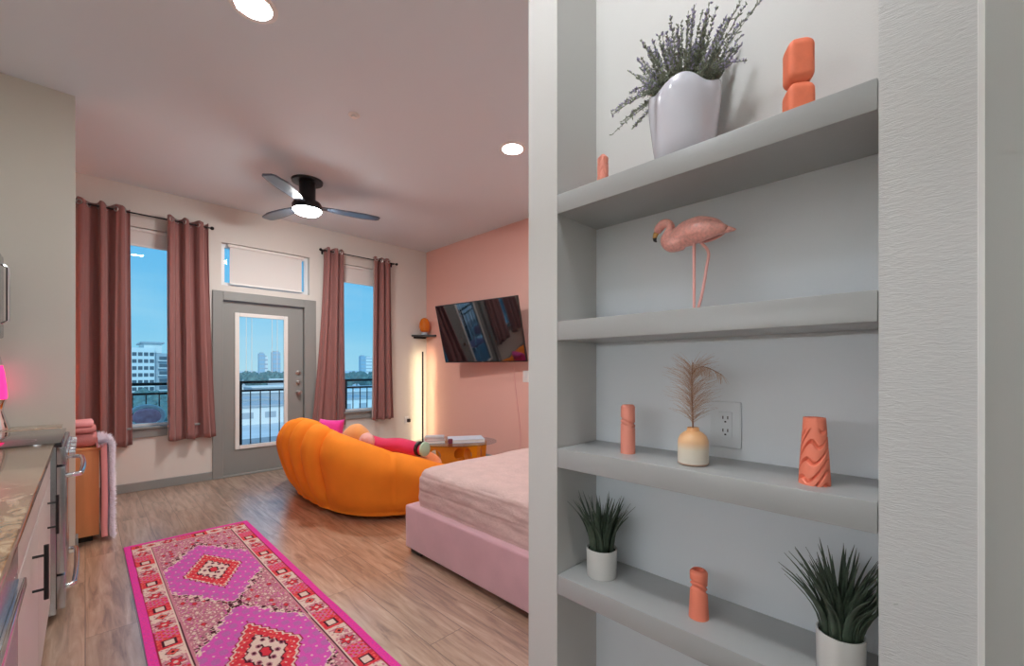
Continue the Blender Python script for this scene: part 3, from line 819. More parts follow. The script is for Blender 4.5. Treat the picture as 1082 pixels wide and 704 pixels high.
for i in range(9000):
    v = rr.random(); u = rr.random() if i % 3 else rr.random()*.10; k = v*(len(P1)-1); j = min(int(k), len(P1)-2)
    p = P1[j].lerp(P1[j+1], k-j); tg = (P1[j+1]-P1[j]).normalized(); nr = Vector((-tg.z, 0, tg.x)) if tg.z < 0 else Vector((0, 0, 1))
    if nr.x < 0: nr = -nr
    p = Vector((p.x, -.035+.47*u, p.z)); d = (nr*rr.uniform(.5, 1)+Vector((0, rr.uniform(-.9, .5), -.5+rr.uniform(-.4, .4)))).normalized()*rr.uniform(.028, .05)
    s = d.orthogonal().normalized()*.0034
    e = p+d
    if e.z < .004: continue
    bm.faces.new((bm.verts.new(p-s), bm.verts.new(p+s), bm.verts.new(e)))
o = finish(bm, 'fur', 'fur', t, smooth=False)

# ------------------------------------------------------------------ sofa (shell shaped, opens towards +x)
SCX, SCY = 2.34, 4.22
st = thing('shell_sofa', 'orange velvet shell shaped sofa with channelled rounded back', 'sofa', (SCX, SCY, 0))
def sup(phi, rx, ry, n):
    """superellipse radius vector; phi=0 points to -x"""
    c, s = math.cos(phi), math.sin(phi)
    k = (abs(c/rx)**n+abs(s/ry)**n)**(-1/n)
    return Vector((-c*k, s*k, 0))
PHM = math.radians(104)
def ztop(p):
    a = abs(p)/PHM
    return .83-.12*a-.40*a**1.8
SEAML = [-104, -84, -63, -26, -13, 0, 13, 26, 63, 84, 104]; SEAMS = len(SEAML)-1
def shell(u, v):
    k_ = min(int(u*SEAMS), SEAMS-1); p = math.radians(SEAML[k_]+(SEAML[k_+1]-SEAML[k_])*(u*SEAMS-k_))
    zt = ztop(p)
    # section control points: (blend of bottom and top outlines, inset, height)
    sec = [(0, .18, .03), (0, .02, .035), (0, .0, .07), (.45, .0, .20*zt/.8), (.85, .0, .42*zt/.8), (1.0, .0, .60*zt/.8), (.97, .05, .74*zt/.8), (.92, .12, .80*zt/.8), (.90, .20, .79*zt/.8), (.85, .27, .70*zt/.8), (.8, .30, .55*zt/.8), (.75, .32, .40), (.70, .36, .25), (.3, .40, .08), (0, .18, .03)]
    x = v*(len(sec)-1); i = min(int(x), len(sec)-2); f = x-i
    def cr(k):
        g = lambda j: sec[max(0, min(len(sec)-1, j))][k]
        p0, p1, p2, p3 = g(i-1), g(i), g(i+1), g(i+2)
        return .5*((2*p1)+(-p0+p2)*f+(2*p0-5*p1+4*p2-p3)*f*f+(-p0+3*p1-3*p2+p3)*f**3)
    bl, ins, z = cr(0), cr(1), cr(2)
    lo = sup(p, .85, 1.07, 2.6); hi = sup(p, 1.05, 1.30, 2.1)
    q = lo.lerp(hi, bl); R = q.length
    w = u*SEAMS-k_
    sc = 1-abs(2*w-1)**2.6                 # scalloped channel: 0 at a seam, 1 in the middle
    amp = .085*min(1, max(0, z/.25))
    out = v < .62
    R2 = R-ins+(sc-1)*(amp if out else -amp*.6)
    q = q.normalized()*R2
    zz = z+(sc-1)*.035*max(0, min(1, (z-.35)/.3))
    pt = Vector((q.x, q.y, zz))
    # round the arm ends off
    e = abs(p)/PHM
    if e > .86:
        k = math.sqrt(max(0., 1-((e-.86)/.14)**2)); k = max(k, .02)
        c = lo.lerp(hi, .55); c = c.normalized()*(c.length-.19); c.z = zt*.42
        pt = c+(pt-c)*k
    pt.z = max(pt.z, .03)
    return pt
bm = B(); grid(bm, SEAMS*20+1, 64, shell); bmesh.ops.remove_doubles(bm, verts=bm.verts[:], dist=.0005)
finish(bm, 'back', 'sofa', st, angle=80)
def seatf(u, v):
    a = 2*PI*u; r = .02+.98*math.sin(v*PI/2)**.9 if v < .6 else None
    t_ = v
    if t_ < .7:
        rr_ = t_/.7; z = .42-.02*rr_**6+.02*(1-rr_**2)
    else:
        k = (t_-.7)/.3; rr_ = 1+.05*math.sin(k*PI)-.06*k; z = .40-.34*k
    q = sup(a, .47, .92, 2.4)*max(rr_, .01); x = q.x-.16
    return (x, q.y, z)
bm = B(); grid(bm, 64, 26, seatf, closed_u=True); finish(bm, 'seat', 'sofain', st, angle=80)
bm = B(); lathe(bm, [(.62, 0), (.62, .05)], 48); 
for v in bm.verts: v.co.y *= 1.35; v.co.x = v.co.x*.8-.16
finish(bm, 'plinth', 'blackp', st)

def pillow(name, label, cat, m, loc, w, h, th, rot, group=None, n=22):
    bm = B()
    def f(sgn):
        def g(u, v):
            x, z = (u-.5)*2, (v-.5)*2
            k = (1-abs(x)**3.2)*(1-abs(z)**3.2); pin = 1-.07*(abs(x)**2)*(1-z*z)*0
            c = 1-.10*(1-abs(z)**2)*abs(x)**4
            c2 = 1-.10*(1-abs(x)**2)*abs(z)**4
            return (x*w/2*c, sgn*th/2*max(0, k)**.55, z*h/2*c2)
        return g
    grid(bm, n, n, f(1)); grid(bm, n, n, f(-1)); bmesh.ops.remove_doubles(bm, verts=bm.verts[:], dist=.0006)
    o = finish(bm, name, m, None, angle=80); o.location = loc; o.rotation_euler = rot
    return tag(o, label, cat, group)
pillow('throw_pillow', 'magenta throw pillow peeking above the sofa back near the curtain', 'pillow', 'magenta', (1.97, 4.88, .572), .34, .30, .15, (-.22, 0, math.radians(-62)), 'sofa cushions')
# round plush cushion and bolster
def blob(bm, c, rx, ry, rz, seed=0, amp=.06):
    b2 = bmesh.new(); bmesh.ops.create_icosphere(b2, subdivisions=4, radius=1)
    for v in b2.verts:
        k = 1+amp*noise.noise(v.co*1.8+Vector((seed, 0, 0)))
        v.co = Vector((c[0]+v.co.x*rx*k, c[1]+v.co.y*ry*k, c[2]+v.co.z*rz*k))
    merge(bm, b2)
bm = B(); blob(bm, (0, 0, 0), .13, .17, .15, 3); o = finish(bm, 'plush_cushion', 'peach', None, angle=80); o.location = (1.94, 4.15, .585)
tag(o, 'round tan plush cushion showing above the sofa back', 'cushion', 'sofa cushions')
bm = B(); blob(bm, (0, 0, 0), .07, .085, .08, 8); o = finish(bm, 'plush_cushion', 'blush', None, angle=80); o.location = (1.91, 3.86, .60)
tag(o, 'small blush plush cushion between the tan cushion and the crimson bolster', 'cushion', 'sofa cushions')
bt = thing('bolster_cushion', 'long crimson pink bolster cushion with black and mint end on the sofa', 'cushion', (2.20, 3.95, .515), math.radians(-75), 'sofa cushions')
bm = B(); P = [(-.45+.90*k/20, 0, .010*math.sin(k*.6)) for k in range(21)]; tube(bm, P, [.072*min(1, .62+.38*min(1, min(k, 20-k)/2.5)) for k in range(21)], 20); finish(bm, 'cover', 'hotpink', bt, angle=60)
finish(tube(B(), [(.395, 0, 0), (.42, 0, 0)], .0735, 20), 'black_band', 'blackp', bt)
M['mint'] = mat('mint_fabric', srgb(172, 206, 180), .8)
bm = B(); tube(bm, [(.451, 0, 0), (.46, 0, 0), (.48, 0, 0), (.49, 0, 0)], [.05, .070, .070, .05], 20); finish(bm, 'mint_end', 'mint', bt)

# ------------------------------------------------------------------ coffee table with books
ct = thing('coffee_table', 'low coffee table with wavy orange base and oval glass top', 'table', (3.16, 4.10, 0), math.radians(-40))
def oval(rx, ry, n=48): return [(rx*math.cos(2*PI*i/n), ry*math.sin(2*PI*i/n)) for i in range(n)]
finish(prism(B(), oval(.50, .37), .408, .420), 'glass_top', 'tableglass', ct, angle=30)
def slab(name, pts, th, mtx, holes):
    """an upright slab: wavy outline with round holes, built as an extruded face"""
    bm = B(); ov = [bm.verts.new((x, 0, z)) for x, z in pts]; ed = [bm.edges.new((ov[i], ov[(i+1) % len(ov)])) for i in range(len(ov))]
    for (hx, hz, hr) in holes:
        hv = [bm.verts.new((hx+hr*math.cos(2*PI*i/28), 0, hz+hr*1.1*math.sin(2*PI*i/28))) for i in range(28)]
        ed += [bm.edges.new((hv[i], hv[(i+1) % 28])) for i in range(28)]
    bmesh.ops.triangle_fill(bm, edges=ed, use_beauty=True)
    r = bmesh.ops.extrude_face_region(bm, geom=bm.faces[:])
    bmesh.ops.translate(bm, verts=[v for v in r['geom'] if isinstance(v, bmesh.types.BMVert)], vec=(0, th, 0))
    bmesh.ops.transform(bm, matrix=mtx, verts=bm.verts[:])
    return finish(bm, name, 'tableorange', ct, angle=30)
out = []
N_ = 40
for i in range(N_+1):
    s = i/N_; out.append((-.42+.84*s, .4075))
for i in range(N_+1):
    s = 1-i/N_; x = -.42+.84*s; out.append((x*.93, .001 if abs(s-.5) > .28 else .10*math.cos((s-.5)/.28*PI/2)))
slab('base_panel', out, .06, Matrix.Translation((0, -.10, 0)) @ Matrix.Rotation(.42, 4, 'Z'), [(-.25, .27, .075), (.05, .28, .06), (.28, .27, .075)])
slab('base_panel', out, .06, Matrix.Translation((0, .02, 0)) @ Matrix.Rotation(-.75, 4, 'Z') @ Matrix.Scale(.86, 4, (1, 0, 0)), [(-.22, .27, .075), (.24, .27, .075)])
def book(label, m, loc, w, d, h, rot):
    t = thing('book', label, 'book', loc, rot, 'books on the coffee table')
    bm = B(); box(bm, -w/2, w/2, -d/2, d/2, 0, .0025, .0008, 1); box(bm, -w/2, w/2, -d/2, d/2, h-.0025, h, .0008, 1); box(bm, -w/2, -w/2+.0025, -d/2, d/2, .0025, h-.0025)
    finish(bm, 'cover', m, t); bx('pages', 'paper', t, -w/2+.003, w/2-.004, -d/2+.004, d/2-.004, .0027, h-.0027)
ZT = .4203
book('thick grey book at the bottom of the coffee table stack', 'bookgrey', (2.93, 4.20, ZT), .24, .19, .030, -.6)
book('pink covered book in the middle of the coffee table stack', 'bookpink', (2.935, 4.205, ZT+.0305), .23, .18, .026, -.5)
book('pale grey book on top of the coffee table stack', 'bookgrey', (2.93, 4.20, ZT+.057), .22, .17, .018, -.7)
book('large pale blue coffee table book lying beside the stack', 'booksky', (3.26, 4.02, ZT), .42, .30, .038, -.55)
bm = B(); lathe(bm, [(.022, 0), (.027, .004), (.028, .05), (.024, .054), (.001, .055)], 20); o = finish(bm, 'candle_jar', 'bookdark', None); o.location = (3.01, 4.00, ZT); tag(o, 'small plum candle jar in front of the coffee table books', 'jar')

# ------------------------------------------------------------------ bed
bt = thing('bed', 'low bed with upholstered mauve pink base and blush quilt', 'bed', (1.6, 1.0, 0)); BL, BW = 2.2, 1.655
bx('base', 'bedbase', bt, 0, BL, 0, BW, .038, .335, .018, 4)
for x in (.09, BL-.09):
    for y in (.09, BW-.09): bx('leg', 'blackp', bt, x-.06, x+.06, y-.06, y+.06, 0, .04)
bx('headboard', 'bedbase', bt, BL, BL+.10, 0, BW, .05, 1.1, .03, 4)
bm = B()
b2 = bmesh.new(); bmesh.ops.create_cube(b2, size=1); bmesh.ops.subdivide_edges(b2, edges=b2.edges[:], cuts=44, use_grid_fill=True)
mx0, mx1, my0, my1, mz0, mz1 = .05, BL-.02, .05, BW-.045, .30, .592
for v in b2.verts:
    c = v.co.copy(); L_, W_, H_ = (mx1-mx0)/2, (my1-my0)/2, (mz1-mz0)/2
    p = Vector((c.x*2*L_, c.y*2*W_, c.z*2*H_)); R = .085; Rz = .08
    ix = max(-L_+R, min(L_-R, p.x)); iy = max(-W_+R, min(W_-R, p.y)); iz = min(H_-Rz, p.z)
    d = Vector((p.x-ix, p.y-iy, (p.z-iz)*R/Rz))
    if d.length > 1e-6:
        m_ = max(abs(d.x), abs(d.y), abs(d.z)); d = d.normalized()*min(R, m_) if d.length > R else d
    q = Vector((ix+d.x, iy+d.y, iz+d.z))
    w_ = Vector((q.x*5, q.y*5, q.z*11))
    side = abs(d.x)+abs(d.y) > .03 and q.z < H_-.02
    k = noise.noise(w_)*.010+noise.noise(w_*2.6)*.006
    nrm = d.normalized() if d.length > 1e-6 else Vector((0, 0, 1))
    if side:
        k += .005*noise.noise(Vector((q.x*3, q.y*3, q.z*24)))-.0035*max(0, math.cos(q.z*64))**10
    q += nrm*k*(1.0 if side else .45)
    v.co = q+Vector(((mx0+mx1)/2, (my0+my1)/2, (mz0+mz1)/2))
merge(bm, b2); finish(bm, 'quilt', 'coverlet', bt, angle=80)

# ------------------------------------------------------------------ television wall
tv = thing('television', 'large flat black television tilted down on the salmon wall', 'television', (3.664, 4.27, 1.781))
yaw, pit, tw = .114, .246, 1.462; th_ = tw*.5625
r_ = Vector((math.sin(yaw), -math.cos(yaw), 0)); nn = Vector((-math.cos(yaw), -math.sin(yaw), 0))
u_ = Vector((0, 0, 1))*math.cos(pit)+nn*math.sin(pit); n_ = r_.cross(u_); 
if n_.x > 0: n_ = -n_
T = Matrix(((-n_.x, -r_.x, u_.x, 0), (-n_.y, -r_.y, u_.y, 0), (-n_.z, -r_.z, u_.z, 0), (0, 0, 0, 1)))   # local x = back, y = picture left, z = up
bm = B(); box(bm, 0, .03, -tw/2, tw/2, -th_/2, th_/2, .005, 2, T); box(bm, .03, .06, -tw*.3, tw*.3, -th_*.42, th_*.15, .01, 2, T); finish(bm, 'casing', 'blackp', tv)
bm = B(); box(bm, -.0015, .0005, -tw/2+.010, tw/2-.010, -th_/2+.016, th_/2-.010, 0, 2, T); finish(bm, 'screen', 'screen', tv)
bm = B(); box(bm, -.002, .0005, -.018, .018, -th_/2+.004, -th_/2+.011, 0, 2, T); finish(bm, 'badge', 'nickel', tv)
bm = B(); tube(bm, [T @ Vector((.05, .10, -.06)), Vector((.20, .02, -.05)), Vector((.332, 0, -.05))], .02, 10); box(bm, .318, .3355, -.12, .12, -.2, .12, .004, 1); finish(bm, 'wall_mount', 'black', tv)
bm = B(); P = smooth_path([(3.985, 3.92, 1.33), (3.993, 3.90, 1.1), (3.992, 3.86, .85), (3.993, 3.82, .6), (3.99, 3.80, .42), (3.985, 3.80, .12)], 6); tube(bm, P, .003, 6)
tag(finish(bm, 'power_cord', 'bookpink', None), 'thin cord hanging down the salmon wall under the television', 'cord')
t = thing('wall_plate', 'white wall plate on the salmon wall right of the television cord', 'outlet', (4.0, 3.70, 1.198))
bx('plate', 'white', t, -.007, -.0005, -.06, .06, -.075, .075, .003); bx('receptacle', 'whiteframe', t, -.010, -.007, -.02, .02, -.036, .036, .001)
t = thing('corner_shelf', 'small black floating corner shelf in the far corner', 'shelf', (4.0, W, 1.83))
finish(prism(B(), [(-.001, -.001), (-.285, -.001), (-.285, -.03)]+[(-.285+.255*math.sin(a), -.285+.255*math.cos(a)) for a in ()]+[(-.16, -.16), (-.03, -.285), (-.001, -.285)], -.014, .014), 'board', 'blackp', t)
bm = B(); box(bm, -.25, -.02, -.012, -.001, -.04, -.014); finish(bm, 'bracket', 'black', t)
t = thing('amber_lamp', 'amber glass dome ornament on the black corner shelf', 'ornament', (3.90, 5.875, 1.844))
bm = B(); lathe(bm, [(.055, 0), (.058, .01), (.05, .035), (.04, .045)], 28); finish(bm, 'base', 'bookgrey', t)
bm = B(); lathe(bm, [(.04, .045), (.075, .07), (.088, .13), (.082, .20), (.06, .255), (.025, .28), (.001, .284)], 32); finish(bm, 'dome', 'amber', t)
t = thing('wall_outlet', 'low white outlet with black plug on the window wall near the corner', 'outlet', (3.625, W, .475))
bx('plate', 'white', t, -.038, .038, -.007, -.0005, -.06, .06, .003); bx('plug', 'blackp', t, .002, .045, -.05, -.007, -.035, .02, .006)
def corner_lamp(loc, ang, led, label, z0=.05, z1=1.57):
    t = thing('corner_floor_lamp', label, 'lamp', loc, ang, 'corner led floor lamps')
    bx('pole', 'black', t, -.012, .012, -.014, .006, .03, z1, .002)
    bx('light_strip', led, t, -.009, .009, .007, .011, z0, z1-.01)
    bm = B(); 
    for a in (0, 2.2, -2.2): tube(bm, [(0, 0, .04), (.09*math.sin(a), -.09*math.cos(a)*.9, .008)], .007, 8)
    finish(bm, 'tripod_base', 'black', t)
corner_lamp((3.81, 5.79, 0), -PI/4, 'led', 'slim black corner floor lamp glowing against the salmon wall')
corner_lamp((LW+.16, 5.80, 0), PI/4, 'ledred', 'slim corner floor lamp glowing orange behind the kitchen wall', z0=.05, z1=2.2)

# ------------------------------------------------------------------ ceiling
def downlight(x, y, label, em='downlight'):
    t = thing('downlight', label, 'ceiling light', (x, y, CEIL), 0, 'recessed ceiling downlights')
    bm = B(); lathe(bm, [(.115, -.001), (.115, -.005), (.088, -.008), (.086, -.005), (.086, -.001)], 40); finish(bm, 'trim_ring', 'white', t)
    bm = B(); lathe(bm, [(.085, -.006), (.085, -.004)], 40); finish(bm, 'diffuser', em, t)
downlight(.63, 2.56, 'bright recessed ceiling light at the top edge above the rug')
downlight(2.64, 2.61, 'bright recessed ceiling light right of the fan above the bed')
downlight(.34, .60, 'recessed ceiling light over the shelf niche', 'halllight')
downlight(-.42, 1.0, 'added unseen ceiling light above the near end of the kitchen counter', 'unseenlight')  # out of view, added as fill for kitchen and niche
downlight(3.30, 1.75, 'added unseen ceiling light above the head of the bed')  # hidden by the partition, added as fill over the bed
downlight(.45, -1.5, 'recessed ceiling light in the entry behind the viewer', 'unseenlight')
fan = thing('ceiling_fan', 'black flush ceiling fan with three slate blades and a lit bowl', 'ceiling fan', (1.608, 4.557, CEIL))
bm = B(); lathe(bm, [(.075, -.03), (.145, -.022), (.15, -.001)], 40); finish(bm, 'ceiling_plate', 'fanblack', fan)
bm = B(); lathe(bm, [(.085, -.215), (.078, -.18), (.078, -.03)], 32); finish(bm, 'stem', 'fanblack', fan)
bm = B(); lathe(bm, [(.140, -.305), (.142, -.255), (.125, -.225), (.085, -.215)], 40); finish(bm, 'motor_housing', 'fanblack', fan)
bm = B(); lathe(bm, [(.001, -.355), (.06, -.352), (.105, -.338), (.130, -.315), (.134, -.306)], 40, cap=False); finish(bm, 'light_bowl', 'fanlight', fan)
for k in range(3):
    a0 = -.26+k*2*PI/3
    def bl(u, v):
        r = .10+.625*u; w = .034+.052*math.sin(min(1, u*1.25)*PI/2)-.028*max(0, u-.72)/.28
        if u > .96: w *= 1-.35*(u-.96)/.04
        s = (v-.5)*2*w; pitch = .0
        return (r, s*math.cos(pitch)+.012*math.sin(u*PI), -.262+s*math.sin(pitch)-.006*u)
    bm = B(); grid(bm, 24, 7, bl); o = finish(bm, 'blade', 'fanblade', fan, angle=50); o.rotation_euler = (0, 0, a0); s = o.modifiers.new('thickness', 'SOLIDIFY'); s.thickness = .009
sp = thing('sprinkler', 'small round sprinkler cap on the ceiling right above the fan', 'sprinkler', (1.44, 3.12, CEIL))
bm = B(); lathe(bm, [(.02, -.022), (.022, -.016), (.014, -.012), (.014, -.006), (.042, -.005), (.044, -.001)], 28); finish(bm, 'cap', 'white', sp)

# ------------------------------------------------------------------ rug with a woven pattern
RX0, RX1, RYF, RYN = .195, .968, 4.14, 1.24
def hsh(a, b): return (math.sin(a*127.1+b*311.7)*43758.5453) % 1.0
C_ = {k: srgb(*v)[:3] for k, v in dict(mag=(220, 62, 148), magd=(200, 66, 156), red=(206, 52, 66), redd=(150, 34, 52), cream=(214, 186, 172), dusty=(190, 122, 134), dusty2=(164, 100, 116), dark=(72, 26, 40), coral=(222, 92, 84), orch=(206, 84, 168), orch2=(180, 100, 160)).items()}
def rugcol(u, v):
    """u across, v along from the far end, in cm"""
    Wd = (RX1-RX0)*100; Ld = (RYF-RYN)*100
    e = min(u, Wd-u, v, Ld-v)
    if e < 3.4: return C_['mag'] if hsh(int(u*2), int(v*2)) > .18 else C_['magd']
    if e < 4.0: return C_['redd']
    if e < 13.2:                        # main border: cells of alternating motifs
        if min(u, Wd-u) < min(v, Ld-v): s, q = v, min(u, Wd-u)
        else: s, q = u, min(v, Ld-v)
        cell = 9.6; k = int(s/cell); a = (s % cell)/cell-.5; b = (q-8.6)/9.2
        d = max(abs(a), abs(b)); dm = abs(a)+abs(b)
        t = k % 4
        if t == 0:
            if abs(a) < .33 and abs(b) < .30: return C_['dark'] if (abs(a) > .24 or abs(b) > .2) else C_['cream']
            return C_['red'] if hsh(int(s*1.3), int(q*1.3)) > .3 else C_['coral']
        if t == 1:
            if dm < .12: return C_['dark']
            if dm < .26: return C_['coral']
            if dm < .31: return C_['dark']
            return C_['cream'] if hsh(int(s*1.1), int(q*1.1)) > .22 else C_['dusty']
        if t == 2:
            w = (a*a+b*b)**.5
            f = math.sin(6*math.atan2(b, a))
            if w < .1: return C_['cream']
            if w < .27+.09*f: return C_['red']
            if w < .33+.09*f: return C_['dark']
            return C_['dusty'] if hsh(int(s*1.2), int(q*1.2)) > .35 else C_['cream']
        w = math.sin(s*1.9)*math.sin(q*1.9)
        return C_['red'] if w > .28 else (C_['mag'] if w < -.45 else C_['coral'] if hsh(int(s), int(q)) > .6 else C_['dusty'])
    if e < 13.8: return C_['cream']
    if e < 14.4: return C_['dark']
    if e < 15.4: return C_['dusty']
    x = (u-Wd/2)
    best = C_['dusty']
    st = 2.0
    xs = (round(x/st))*st
    for cv in (86, 198):
        y = v-cv; ys = round(y/st/1.3)*st*1.3
        zig = 1.1*((abs(y) % 4.4)/4.4-.5)*2
        # stepped magenta medallion
        d1 = abs(xs)/23.5+max(0, abs(ys)-16)/38
        d1f = abs(x)/23.5+max(0, abs(y)-16)/38
        lob = .085*math.sin(abs(y)*.62)*math.cos(abs(x)*.5)+.03*math.sin(abs(y)*1.3+abs(x)*1.3)
        if d1+lob < 1.0 or d1f+lob < .97:
            d2 = abs(x)/18.5+abs(y)/37.0+.035*(abs(((abs(y)*.23) % 1)-.5)-.25)*4
            if d2 < .46:
                n = math.sin(x*1.1)*math.sin(y*.75)
                if d2 < .12: return C_['red']
                if .12 <= d2 < .17: return C_['dark']
                return C_['cream'] if n > -.35 else (C_['dusty2'] if n > -.75 else C_['dark'])
            if d2 < .50: return C_['dark']
            if d2 < .78:
                n = math.sin(x*1.7+1)*math.sin(y*1.0)
                return C_['cream'] if n > .82 else (C_['red'] if hsh(int(x), int(y)) > .2 else C_['coral'])
            if d2 < .83: return C_['cream']
            if d2 < .87: return C_['redd']
            f = math.sin(x*.8)*math.sin(y*.62)
            return C_['cream'] if f > .93 else (C_['orch'] if f > -.2 else C_['orch2'])
        if d1+lob < 1.07 or d1f+lob < 1.04: return C_['cream']
        if d1+lob < 1.13: return C_['dark']
    # field: small scattered motifs
    gx, gy = int((u+2)/4.4), int(v/5.2); h = hsh(gx, gy); lx = (u+2) % 4.4-2.2-(h-.5)*1.4; ly = v % 5.2-2.6+(h-.5)*2
    if h > .42:
        if abs(lx)+abs(ly)*.6 < 1.0: return C_['red'] if h > .75 else C_['cream']
        if abs(lx)+abs(ly)*.6 < 1.5: return C_['redd'] if h > .8 else C_['dusty2']
    h2 = hsh(int(u*1.6), int(v*1.2))
    return C_['cream'] if h2 > .86 else (C_['dusty2'] if h2 < .3 else (C_['magd'] if .3 < h2 < .36 else best))
nx, ny = 232, 700
bm = B(); hz = .007
xs_ = [RX0+(RX1-RX0)*i/(nx-1) for i in range(nx)]; ys_ = [RYF-(RYF-RYN)*j/(ny-1) for j in range(ny)]
def rz(x, y): return hz+.0016*noise.noise(Vector((x*6, y*4, 0)))
V = [[bm.verts.new((x+.004*noise.noise(Vector((y*2.2, 3.1, 0))), y, rz(x, y))) for y in ys_] for x in xs_]
for i in range(nx-1):
    for j in range(ny-1): bm.faces.new((V[i][j], V[i][j+1], V[i+1][j+1], V[i+1][j]))
loop = [V[i][0] for i in range(nx)]+[V[nx-1][j] for j in range(1, ny)]+[V[i][ny-1] for i in range(nx-2, -1, -1)]+[V[0][j] for j in range(ny-2, 0, -1)]
lowv = [bm.verts.new((v.co.x, v.co.y, .0005)) for v in loop]
for i in range(len(loop)): bm.faces.new((loop[i], loop[(i+1) % len(loop)], lowv[(i+1) % len(loop)], lowv[i]))
bm.faces.new(lowv)
cl = bm.verts.layers.float_color.new('weave')
for v in bm.verts:
    c = rugcol((v.co.x-RX0)*100, (RYF-v.co.y)*100); v[cl] = (c[0], c[1], c[2], 1)
mr = bpy.data.materials.new('woven_rug'); N, L = nodes_of(mr); p = N['Principled BSDF']
at = N.new('ShaderNodeAttribute'); at.attribute_name = 'weave'
ns = N.new('ShaderNodeTexNoise'); ns.inputs['Scale'].default_value = 220; ns.inputs['Detail'].default_value = 3
tc = N.new('ShaderNodeTexCoord'); L.new(tc.outputs['Object'], ns.inputs['Vector'])
hv = N.new('ShaderNodeHueSaturation'); L.new(at.outputs['Color'], hv.inputs['Color'])
vv = math_node(N, L, 'MULTIPLY_ADD', ns.outputs['Fac'], .5, .75); L.new(vv, hv.inputs['Value']); L.new(hv.outputs['Color'], p.inputs['Base Color'])
setin(p, 'Roughness', .95); setin(p, 'Specular IOR Level', .15)
bp = N.new('ShaderNodeBump'); bp.inputs['Strength'].default_value = .3; bp.inputs['Distance'].default_value = .004; L.new(ns.outputs['Fac'], bp.inputs['Height']); L.new(bp.outputs['Normal'], p.inputs['Normal'])
M['rug'] = mr
tag(finish(bm, 'runner_rug', 'rug', None, angle=60), 'pink and red medallion runner rug on the wooden floor', 'rug')

# ------------------------------------------------------------------ balcony and city
struct('floor_balcony', box(B(), LW-.5, 4.6, W+.18, 7.52, -.18, -.03), 'concrete')
t = thing('balcony_railing', 'dark metal balcony railing with thin pickets outside the windows', 'railing', (0, 7.42, -.03))
bx('top_rail', 'black', t, LW-.5, 4.6, -.022, .022, 1.10, 1.14, .004); bx('middle_rail', 'black', t, LW-.5, 4.6, -.014, .014, .975, 1.005, .003); bx('bottom_rail', 'black', t, LW-.5, 4.6, -.014, .014, .08, .105, .003)
x = LW-.44; i = 0
while x < 4.58:
    big = i % 12 == 0
    w_ = .02 if big else .0065
    bx('post' if big else 'picket', 'black', t, x-w_, x+w_, -w_, w_, 0 if big else .105, 1.10 if big else .975); x += .135; i += 1
t = thing('balcony_chair', 'white framed balcony chair with rounded pink floral cushion', 'chair', (.52, 6.72, -.03), .1)
bm = B(); tube(bm, [(.0+.165*math.cos(a), .0, .752+.125*math.sin(a)) for a in [2*PI*k/32 for k in range(33)]], .022, 10); finish(bm, 'back_frame', 'chairwhite', t)
bm = B(); blob(bm, (0, -.02, .752), .135, .05, .10, 2, .05); finish(bm, 'back_cushion', 'chairpink', t, angle=80)
bm = B(); box(bm, -.23, .23, 0, .42, .40, .45, .02, 3); finish(bm, 'seat', 'chairpink', t)
for sx in (-1, 1): finish(tube(B(), [(sx*.13, .0, .675), (sx*.2, .03, .44)], .014, 8), 'back_post', 'chairwhite', t)
for sx in (-1, 1):
    for sy in (.02, .40): finish(tube(B(), [(sx*.2, sy, .42), (sx*.22, sy+(.02 if sy > .1 else -.02), 0)], .014, 8), 'leg', 'chairwhite', t)

GZ = -15.0
struct('ground', box(B(), -900, 1500, 7.6, 3000, GZ-1, GZ), 'ground')
def at(px, Y):                          # x where the sight line through view column px meets y = Y
    return Y*(.7102+.704*(px-541)/447)/(.704-.7102*(px-541)/447)
# white apartment block with a grey wing
Yb = 250.
xa, xb, xc = at(126, Yb), at(163.5, Yb), at(182, Yb)
t = thing('apartment_block', 'white apartment block with rows of dark windows seen through the left window', 'building', (xa, Yb, GZ))
H1 = 25.6; H2 = 27.8
bx('white_wing', 'bldgwhite', t, 0, xb-xa, 0, 30, 0, H1); bx('grey_wing', 'bldggrey', t, xb-xa+.05, xc-xa, 2, 30, 0, H2-4.5); bx('upper_storey', 'bldgwhite', t, xb-xa-3.5, xc-xa-3.5, 2.5, 28, H2-4.4, H2); bx('roof', 'bldggrey', t, xb-xa-4.5, xc-xa-2.5, 1.5, 29, H2, H2+.6)
ncol = 6
for r in range(6):
    for c in range(ncol):
        x = (xb-xa)*(c+.5)/ncol; z = H1-2.9-r*3.1
        bx('window', 'bldgwin', t, x-.75, x+.75, -.08, -.01, z-.8, z+.8)
for r in range(5):
    x0, x1 = xb-xa+1.2, xc-xa-1; z = H2-7-r*3.4
    bx('balcony', 'bldgwhite', t, x0, x1, .6, 1.95, z-1.1, z-.7)
    bx('window', 'bldgwin', t, x0+.6, x1-.6, 1.9, 1.98, z-.6, z+1.0)
def tower(px, wpx, Y, h, m, label):
    x = at(px, Y); w = (at(px+wpx/2, Y)-at(px-wpx/2, Y))
    t = thing('tower_building', label, 'building', (x, Y, GZ), 0, 'distant city buildings')
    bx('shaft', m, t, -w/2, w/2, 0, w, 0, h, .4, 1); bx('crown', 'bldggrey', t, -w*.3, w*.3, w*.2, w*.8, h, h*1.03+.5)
    bm = B()
    for k in range(int(h/9)): box(bm, -w/2-.05, w/2+.05, -.12, -.02, 6+k*9, 6+k*9+2.5)
    finish(bm, 'window_bands', 'bldggrey', t)
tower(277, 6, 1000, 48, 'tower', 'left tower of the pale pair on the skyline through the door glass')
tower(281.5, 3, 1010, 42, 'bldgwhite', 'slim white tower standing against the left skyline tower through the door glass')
tower(292.5, 8, 900, 48, 'tower', 'right tower of the pale pair on the skyline through the door glass')
